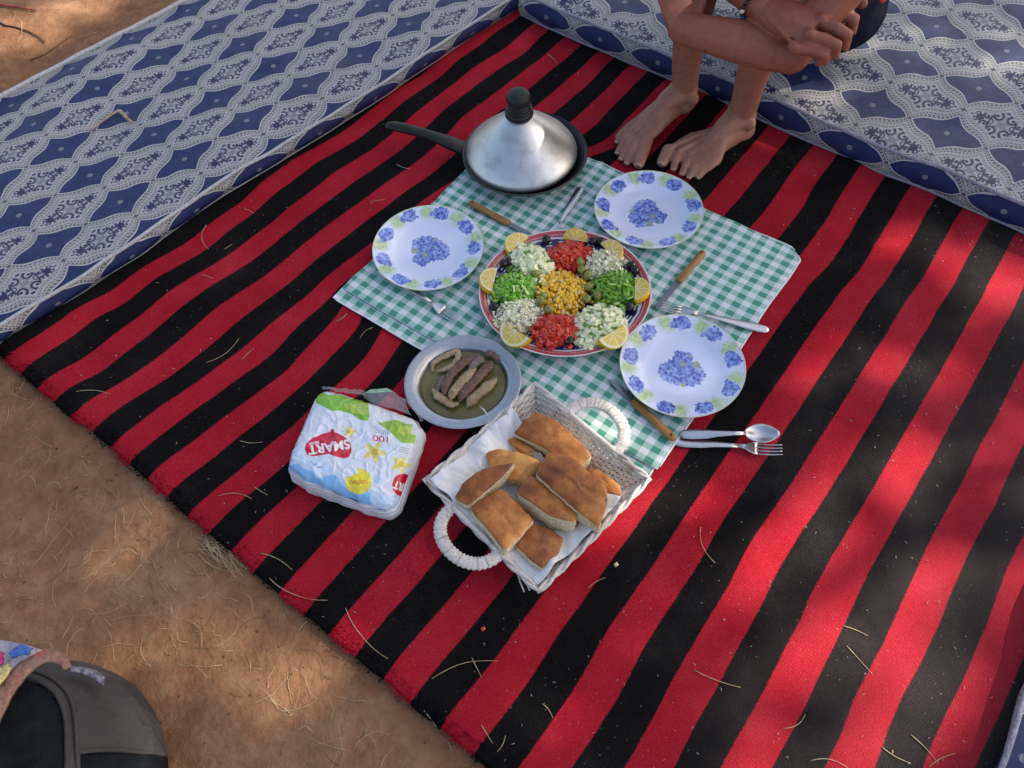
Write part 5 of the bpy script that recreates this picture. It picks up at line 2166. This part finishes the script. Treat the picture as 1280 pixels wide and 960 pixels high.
    g.ell(pel - v3(0, 0, .02), (.19, .135, .12), 22, 14, np.stack([ax, back, v3(0, 0, 1)], 1))
    g.v = [tuple(np.array(p) - base) for p in g.v]
    ob('shorts', remeshed(g, .006, 8), navy.mat, t)
    g = G()
    secs = []
    for q, hw, hd_ in [(.12, .185, .135), (.3, .175, .125), (.5, .165, .118), (.8, .185, .125), (1.03, .18, .108), (1.14, .10, .08)]:
        c = pel + (chest - pel) * q + v3(.02, .02, 0) * math.sin(max(q, 0) * 2.6)
        secs.append((c, ax * hw, v3(-.70, -.70, .12) * hd_))
    g.loft(secs, 22)
    for S, Eb in ((Rs, Re), (Ls, Le)): g.tube([S, S + (Eb - S) * .25, S + (Eb - S) * .5], [.072, .068, .064], 16, dome=True)
    g.v = [tuple(np.array(p) - base) for p in g.v]
    ob('shirt', remeshed(g, .007, 6), plain('red_shirt', (.30, .02, .025), .9, .2, 30, .004), t)
    g = G()
    g.ell(hp_(0, -.012, .022), (.081, .092, .102), 22, 16, RM)
    for i in range(150):
        a = random.uniform(0, 6.28)
        b = random.uniform(-.2, 1.4)
        p = hp_(.08 * math.cos(a) * math.cos(b), -.012 + .09 * math.sin(a) * math.cos(b), .022 + .1 * math.sin(b))
        if (RM.T @ (p - head))[1] > .06 and (RM.T @ (p - head))[2] < .06: continue
        g.ell(p, (.014, .014, .010), 6, 4, rrot())
    g.v = [tuple(np.array(p) - base) for p in g.v]
    ob('hair', g, plain('dark_hair', (.018, .012, .009), .6, .3, 200, .004), t)
    # bracelet round the right wrist
    br = bpy.data.objects.new('bracelet', None)
    COL.objects.link(br)
    br.parent = t
    d_ = (Rw - Re) / np.linalg.norm(Rw - Re)
    bc = Rw - d_ * .006
    s1 = np.cross(d_, (0, 0, 1.0))
    s1 /= np.linalg.norm(s1)
    s2 = np.cross(s1, d_)
    cols = [plain('bead_black', (.006, .006, .007), .25, .1), plain('bead_blue', (.02, .05, .40), .2, .1), plain('bead_white', (.75, .74, .72), .25, .1)]
    order = [0, 0, 1, 0, 2, 0, 0, 1, 0, 1, 0, 0, 2, 0, 1, 0, 1, 0, 0, 0, 1, 0, 2, 0]
    for k in range(24):
        a = k / 24 * 2 * math.pi + .35
        p = bc + (s1 * math.cos(a) + s2 * math.sin(a)) * .0345 - base
        gg = G()
        gg.ell(p, (.0044, .0044, .0044), 10, 7)
        ob('bead', gg, cols[order[k]], br)


build_person()


# ------------------------------------------------------------------ bag at the near left
def build_bag():
    c = W(25, 1005, .05)
    base = v3(c[0], c[1], 0)
    t = thing('bag', 'grey and black cloth bag with a multicoloured woven flap, on the near sand', 'bag', tuple(base))
    rx, ry, rz = .190, .205, .19
    grey = Mat('grey_canvas', rough=.95, spec=.1)
    co = grey.co('Object')
    n = grey.noise(co, 7, 4, .6)
    th = grey.noise(co, 900, 2, .6)
    grey.set(color=grey.ramp(n * .7 + th * .3, [(.3, (.055, .051, .051)), (.7, (.095, .088, .087))]))
    x, y, z = grey.xyz(co)
    fold = ((x * 34.0 + y * 22.0 + n * 7.0).sin())
    grey.bump(fold * .8 + n * 3.0 + th * .10, .020, .9)
    blackm = Mat('black_mesh', rough=.95, spec=.05)
    bn = blackm.noise(blackm.co('Object'), 40, 4, .6)
    blackm.set(color=blackm.ramp(bn, [(.3, (.006, .008, .010)), (.7, (.018, .020, .024))]))
    blackm.bump(blackm.vor(blackm.co('Object'), 500), .001)
    brown = Mat('woven_trim', rough=.9)
    b1 = brown.noise(brown.co('Object'), 120, 3, .7)
    b2 = brown.noise(brown.co('Object'), 22, 3, .6)
    brown.set(color=brown.mix(b2.ss(.5, .7) * .7, brown.ramp(b1, [(.3, (.16, .085, .065)), (.7, (.34, .21, .16))]), (.34, .05, .06)))
    brown.bump(b1, .003)
    multi = Mat('woven_stripes', rough=.9)
    k = multi.vor(multi.co('Object'), 34, 'Color')
    mr, mg, mb = multi.xyz(k.k)
    multi.set(color=multi.mix(multi.noise(multi.co('Object'), 300, 2).gt(.62) * .4, multi.ramp(mr, [(.0, (.36, .33, .38)), (.35, (.30, .30, .40)), (.55, (.42, .34, .38)), (.8, (.26, .28, .36))]), (.12, .10, .10)))
    multi.bump(multi.noise(multi.co('Object'), 400, 2), .002)

    def surf(a, b, k=1.0):
        """a azimuth, b elevation 0..pi/2"""
        e = .9
        cb, sb = math.cos(b), math.sin(b)
        r = 1 + .03 * n3(math.cos(a) * 2, math.sin(a) * 2, b * 2) + .009 * math.sin(a * 9 + b * 5 + 2 * n3(a, b, 4.0)) * max(math.cos(b), 0) * min(b * 3, 1)
        return v3(rx * k * r * math.cos(a) * cb ** e, ry * k * r * math.sin(a) * cb ** e, rz * k * sb ** e)
    nA, nB = 340, 170
    P = np.zeros((nA, nB, 3))
    for i in range(nA):
        for j in range(nB):
            a = 2 * math.pi * i / nA
            b = -.25 + (math.pi / 2 + .25) * j / (nB - 1)
            if b < 0: P[i, j] = surf(a, 0) * v3(1 + b * .3, 1 + b * .3, 1) + v3(0, 0, b * .15)
            else: P[i, j] = surf(a, b)
    px, py = PXL(P + base)
    g = G()
    g.v = [tuple(p) for p in P.reshape(-1, 3)]
    g.n = len(g.v)
    pan = [G() for _ in range(3)]
    dark1 = [(-60, 820), (-30, 845), (5, 848), (30, 848), (55, 856), (72, 872), (81, 900), (83, 960), (85, 1100), (-200, 1100), (-200, 820)]
    dark2 = [(97, 940), (130, 937), (165, 939), (230, 944), (260, 1100), (97, 1100)]
    faces = [[], [], []]
    inside = in_poly(px, py, dark1) | in_poly(px, py, dark2)
    I, J = np.meshgrid(np.arange(nA), np.arange(nB - 1), indexing='ij')
    I2 = (I + 1) % nA
    Q = np.stack([I * nB + J, I2 * nB + J, I2 * nB + J + 1, I * nB + J + 1], -1)
    for k in (0, 1): faces[k] = [tuple(int(x) for x in f) for f in Q[inside[:, :-1] == bool(k)]]
    from mathutils.bvhtree import BVHTree
    bvh = BVHTree.FromPolygons(g.v, faces[0] + faces[1])
    for nm, k, m, off in (('canvas_body', 0, grey.mat, 1.0), ('dark_panel', 1, blackm.mat, .995)):
        gg = G()
        gg.v = [tuple(np.array(p) * off) for p in g.v]
        gg.n = g.n
        gg.f, gg.m = faces[k], [0] * len(faces[k])
        ob(nm, gg, m, t)

    def onto(x, y, lift=.004):
        """where the line of sight through a pixel meets the bag"""
        dvec = FW + ((x - 640) / F_PX) * RT - ((y - 480) / F_PX) * UP
        hit = bvh.ray_cast(Vector(CAMP - base), Vector(dvec))
        if hit[0] is not None:
            return np.array(hit[0] + hit[1] * lift * (1 if hit[1].dot(Vector(dvec)) < 0 else -1))
        return W(x, y, .0) - base
    for line in ([(22, 846), (50, 853), (70, 868), (81, 895), (83, 930), (83, 975)], [(30, 838), (60, 846), (84, 866), (93, 895), (96, 930), (97, 975)], [(97, 941), (125, 938), (160, 939), (206, 944)]):
        gg = G()
        gg.tube(catmull([onto(x, y, .002) for x, y in line], 5), .0035, 6)
        ob('piping', gg, grey.mat, t)

    def band(up_, lo_, mat, nm, z, dz=0.0, th=.010):
        a = catmull([W(x, y, z + dz * i) - base for i, (x, y) in enumerate(up_)], 6)
        b = catmull([W(x, y, z + .004 + dz * i) - base for i, (x, y) in enumerate(lo_)], 6)
        rows = np.array([[p + (q - p) * f + v3(0, 0, .004 * math.sin(f * math.pi) + .003 * n3(i * .4, f * 3, z * 50)) for f in np.linspace(0, 1, 7)] for i, (p, q) in enumerate(zip(a, b))])
        gg = G()
        sheet(gg, rows, th)
        ob(nm, gg, mat, t)
    band([(-60, 800), (-20, 800), (8, 801), (32, 806), (52, 812)], [(-60, 900), (-20, 872), (3, 850), (22, 828), (44, 817)], multi.mat, 'woven_flap', .205, -.006)
    band([(-60, 905), (-20, 872), (3, 850), (22, 828), (45, 813), (66, 811), (82, 820), (89, 833)], [(-60, 985), (-20, 935), (3, 893), (18, 862), (36, 842), (54, 829), (70, 829), (80, 838)], brown.mat, 'flap_trim', .209, -.007, .005)
    for up_, lo_, c_ in [([(12, 815), (24, 806), (40, 810)], [(14, 822), (28, 818), (36, 819)], (.05, .13, .42)), ([(-12, 822), (-4, 816), (4, 815)], [(-12, 836), (-4, 832), (5, 827)], (.50, .05, .20)), ([(-12, 842), (-2, 836), (10, 828)], [(-12, 866), (-2, 857), (14, 836)], (.56, .46, .20))]:
        band(up_, lo_, plain('woven_patch', c_, .9, .2, 200, .002), 'woven_patch', .209, -.002, .003)
    band([(90, 832), (104, 834), (120, 838), (131, 846)], [(88, 840), (104, 843), (118, 849), (128, 857)], plain('strap_weave', (.17, .165, .22), .9, .35, 160, .003), 'strap_end', .135, -.006, .006)


build_bag()


# ------------------------------------------------------------------ straw, twigs and litter
STRAW = Mat('dry_straw', rough=.7)
_n = STRAW.noise(STRAW.co('Object'), 60, 3)
STRAW.set(color=STRAW.ramp(_n, [(.3, (.34, .22, .11)), (.7, (.56, .43, .26))]))


def stalk(g, p, q, rad, bend=0.0, h=lambda x, y: 0, lift=0.001, kink=None, n=6, k=4):
    p, q = np.asarray(p, float), np.asarray(q, float)
    d = q - p
    s = v3(-d[1], d[0], 0)
    pts = []
    for i in range(n):
        f = i / (n - 1)
        x = p + d * f + s * bend * 4 * f * (1 - f)
        if kink is not None and f > .5: x = x + s * kink * (f - .5)
        pts.append(v3(x[0], x[1], h(x[0], x[1]) + lift + .0015 * math.sin(f * 3.1) * abs(bend) * 8))
    g.tube(pts, [rad * (1 - .45 * i / (n - 1)) for i in range(n)], k)


on_rug = [((258, 454), (300, 425), -.12, 'long curved straw on the rug far left of the tissue pack'), ((303, 449), (318, 435), .02, 'short straw beside the long curved one at the rug\'s left'),
          ((96, 490), (140, 491), .05, 'thin straw on the black stripe near the rug\'s left corner'), ((300, 551), (328, 553), -.08, 'pale straw on a black stripe left of the tissue pack'),
          ((274, 620), (316, 622), .10, 'curved straw on the red stripe below left of the tissue pack'), ((318, 609), (334, 619), .0, 'short twisted straw on the black stripe left of the tissue pack'),
          ((326, 691), (366, 710), .05, 'straw crossing onto the rug near the straw tuft'), ((432, 760), (488, 820), -.10, 'straw bridging the rug\'s front edge'), ((336, 722), (412, 745), -.12, 'long straw arching over the front edge of the rug'),
          ((540, 849), (621, 822), .07, 'long pale straw lying across a black stripe at the front of the rug'), ((590, 823), (602, 848), .0, 'short straw crossing the long pale one'),
          ((876, 658), (893, 704), -.14, 'curved straw on the red stripe right of the bread basket'), ((868, 838), (926, 858), -.05, 'straw near the bottom of the rug, right of the middle'),
          ((1052, 783), (1084, 796), .05, 'bent straw on a black stripe at the right of the rug'), ((1057, 808), (1091, 843), .0, 'straight straw below the bent one at the right'),
          ((978, 911), (1006, 894), -.14, 'curved straw near the bottom right of the rug'), ((1102, 933), (1138, 955), -.06, 'straw on a black stripe at the bottom right'),
          ((1139, 918), (1172, 954), .04, 'straw crossing another at the bottom right corner of the rug'), ((1160, 959), (1191, 940), .03, 'topmost straw of the crossed pair at the bottom right'),
          ((463, 252), (482, 249), .03, 'short straw on the red stripe left of the left plate'), ((496, 205), (513, 211), -.1, 'little straw by the tip of the pan handle'), ((684, 68), (698, 81), .05, 'straw on a red stripe behind the conical lid'),
          ((259, 283), (262, 312), -.18, 'curled straw on the first red stripe beside the left mattress'), ((306, 262), (317, 268), .05, 'small straw on the first red stripe'), ((252, 343), (268, 348), .0, 'small straw on the second red stripe'),
          ((281, 312), (290, 306), .0, 'tiny pale straw on the black stripe beside the left mattress'), ((602, 907), (616, 930), .0, 'short thick straw at the rug\'s bottom edge'), ((622, 940), (632, 920), -.1, 'bent straw at the rug\'s bottom edge'),
          ((735, 735), (757, 722), .06, 'feathery straw on the black stripe right of the basket'), ((530, 888), (546, 908), .0, 'straight straw on the rug\'s front corner'), ((678, 880), (692, 897), .06, 'small straw on the red stripe at the bottom'),
          ((1013, 951), (1060, 957), .10, 'fluffy straw at the very bottom of the rug'), ((433, 392), (420, 402), .1, 'curved straw at the left corner of the gingham cloth'), ((466, 409), (449, 422), -.1, 'straw just off the near left edge of the cloth')]
for a, b, bd, lab in on_rug:
    A, B = W(*a, .012), W(*b, .012)
    o0 = v3(A[0], A[1], rug_z(A[0], A[1]) if w2uv(A[0], A[1])[0] > U0 else 0.0)
    g = G()

    def hh(x, y):
        u, v = w2uv(x, y)
        return max(rug_h(u, v), .006) if u > U0 else .006
    stalk(g, A, B, .00072, bd, hh, .0012, random.uniform(-.15, .15), 8, 5)
    g.v = [tuple(np.array(p) - o0) for p in g.v]
    tag(ob('straw', g, STRAW.mat, loc=tuple(o0)), lab, 'straw', 'stray straws lying on the rug')


def build_litter():
    r = np.random.RandomState(11)
    g, gd, gc = G(), G(), G()
    k = 0
    tries = 0
    while k < 900 and tries < 60000:
        tries += 1
        if r.rand() < .8: x, y = r.uniform(-1.35, .15), r.uniform(-.05, 1.15)
        else: x, y = r.uniform(-2.0, -.6), r.uniform(1.6, 2.9)
        u, v = w2uv(x, y)
        if u > U0 - .006 and v > -1.55 and v < .6: continue
        dl_ = (np.array([x, y]) - Ol[:2]) @ wl
        if -.03 < dl_ < .74 and y > .95: continue
        dens = .5 + .9 * n3(x * 4, y * 4, 3.3) + .25 * math.exp(-((u - U0) / .05) ** 2)
        if r.rand() > dens: continue
        L = min(r.exponential(.022) + .008, .11)
        a = r.uniform(0, math.pi)
        if r.rand() < .45: a = r.normal(R_(135), .5)
        p = v3(x, y, 0)
        q = p + v3(math.cos(a), math.sin(a), 0) * L
        (stalk)(gd if r.rand() < .30 else g, p, q, r.uniform(.0003, .00065), r.normal(0, .12), sand_h, r.uniform(.0006, .004), r.normal(0, .3), 5, 4)
        k += 1
    # the tuft at the edge of the rug
    for i in range(90):
        c = W(r.normal(283, 12), r.normal(688, 8), 0)
        a = r.normal(R_(-40), .35)
        L = r.uniform(.03, .09)
        d = v3(math.cos(a), math.sin(a), 0) * L / 2
        if max(w2uv(*(c + d)[:2])[0], w2uv(*(c - d)[:2])[0]) > U0 + .004: continue
        stalk(g, c - d, c + d, r.uniform(.0005, .001), r.normal(0, .12), sand_h, r.uniform(.001, .012), 0, 5, 4)
    for i in range(40):
        px, py = [(130, 830), (280, 770), (300, 820), (110, 720), (380, 900), (460, 930), (60, 640)][i % 7]
        c = W(r.normal(px, 42), r.normal(py, 30), 0)
        if w2uv(c[0], c[1])[0] > U0 - .05: continue
        a = r.uniform(0, math.pi)
        L = r.uniform(.015, .075)
        d = v3(math.cos(a), math.sin(a), 0) * L / 2
        stalk(g, c - d, c + d, r.uniform(.0003, .00065), r.normal(0, .18), sand_h, r.uniform(.001, .005), r.normal(0, .3), 7, 4)
    for i in range(1300):
        if r.rand() < .75: x, y = r.uniform(-1.3, .1), r.uniform(-.05, 1.1)
        else: x, y = r.uniform(-1.9, -.6), r.uniform(1.6, 2.8)
        u, v = w2uv(x, y)
        if u > U0 - .008 and v > -1.55: continue
        if n3(x * 3, y * 3, 8.8) < -.05: continue
        s = r.uniform(.0008, .0030)
        gc.ell((x, y, sand_h(x, y) + s * .3), (s, s * r.uniform(.5, 1), s * .6), 6, 4, rrot())
    tag(ob('straw_litter', g, STRAW.mat), 'dry straw scattered over the sand', 'straw', kind='stuff')
    tag(ob('dark_litter', gd, plain('dark_stems', (.10, .055, .03), .9, .3)), 'dark dry stems scattered over the sand', 'stems', kind='stuff')
    tag(ob('soil_crumbs', gc, plain('soil_crumb', (.12, .070, .042), .95, .3)), 'small dark crumbs of soil on the sand', 'crumbs', kind='stuff')
    # lint and chaff on the rug
    gl = G()
    k = 0
    while k < 300:
        px, py = r.uniform(0, 1280), r.uniform(20, 960)
        w = W(px, py, .012)
        u, v = w2uv(w[0], w[1])
        if not (U0 + .005 < u < 1.6 and VA + .06 < v < VB): continue
        if ((px - 710) / 330) ** 2 + ((py - 430) / 250) ** 2 < 1: continue
        L = r.uniform(.0015, .0055)
        a = r.uniform(0, 6.28)
        stalk(gl, w, w + v3(math.cos(a), math.sin(a), 0) * L, r.uniform(.0003, .0007), r.normal(0, .2), lambda x, y: rug_h(*w2uv(x, y)), .001, 0, 4, 3)
        k += 1
    tag(ob('lint', gl, plain('lint', (.52, .45, .40), .9, .2)), 'pale lint and chaff flecks scattered on the rug', 'lint', kind='stuff')


build_litter()


def build_twigs():
    for pts, rad, m, lab in [([(-15, 20), (10, 20), (30, 23), (52, 26)], .0045, plain('red_twig', (.30, .04, .035), .6, .2), 'reddish twig on the sunlit sand beyond the left mattress'),
                             ([(3, 39), (14, 44), (30, 45), (48, 51), (60, 59)], .0028, plain('dark_twig', (.045, .030, .022), .8, .3), 'thin dark twig on the sand beyond the left mattress'),
                             ([(40, 78), (62, 66), (80, 56), (95, 46)], .0022, plain('brown_twig', (.14, .08, .05), .8, .3), 'thin brown stem on the sand near the mattress edge'),
                             ([(-5, 62), (5, 60)], .003, plain('dark_twig_end', (.06, .03, .022), .8, .3), 'broken end of a dark twig at the far left sand')]:
        P = [W(x, y, 0) for x, y in pts]
        o0 = v3(P[0][0], P[0][1], 0)
        q = catmull(P, 4)
        g = G()
        g.tube([v3(p[0], p[1], sand_h(p[0], p[1]) + rad * 1.2) - o0 for p in q], list(np.linspace(rad, rad * .5, len(q))), 6)
        tag(ob('twig', g, m, loc=tuple(o0)), lab, 'twig')
    # folded dry leaf on the left mattress
    P = [W(x, y, HL + .014) for x, y in [(112, 163), (125, 153), (146, 139), (152, 141), (160, 149), (168, 154)]]
    o0 = v3(P[0][0], P[0][1], HL + .01)
    q = catmull(P, 4)
    g = G()
    g.tube([p - o0 for p in q], [.0022 + .003 * math.sin(i / (len(q) - 1) * 3.14) for i in range(len(q))], 6, flat=.3)
    tag(ob('dry_leaf_stalk', g, plain('dry_leaf', (.36, .26, .17), .8, .2), loc=tuple(o0)), 'bent dry leaf stalk lying on the left mattress', 'leaf stalk')
    # dropped bits
    for px, lab in [((604, 786), 'tiny scrap of tomato on the black stripe below the basket'), ((770, 706), 'pale crumb on the rug right of the basket')]:
        w = W(*px, RUG_Z + .003)
        g = G()
        g.box((0, 0, .001), (.0035, .003, .002), rotm(.5, .2))
        tag(ob('crumb', g, TOMATO if px[1] > 750 else CRUMB, loc=tuple(w)), lab, 'crumb')


build_twigs()
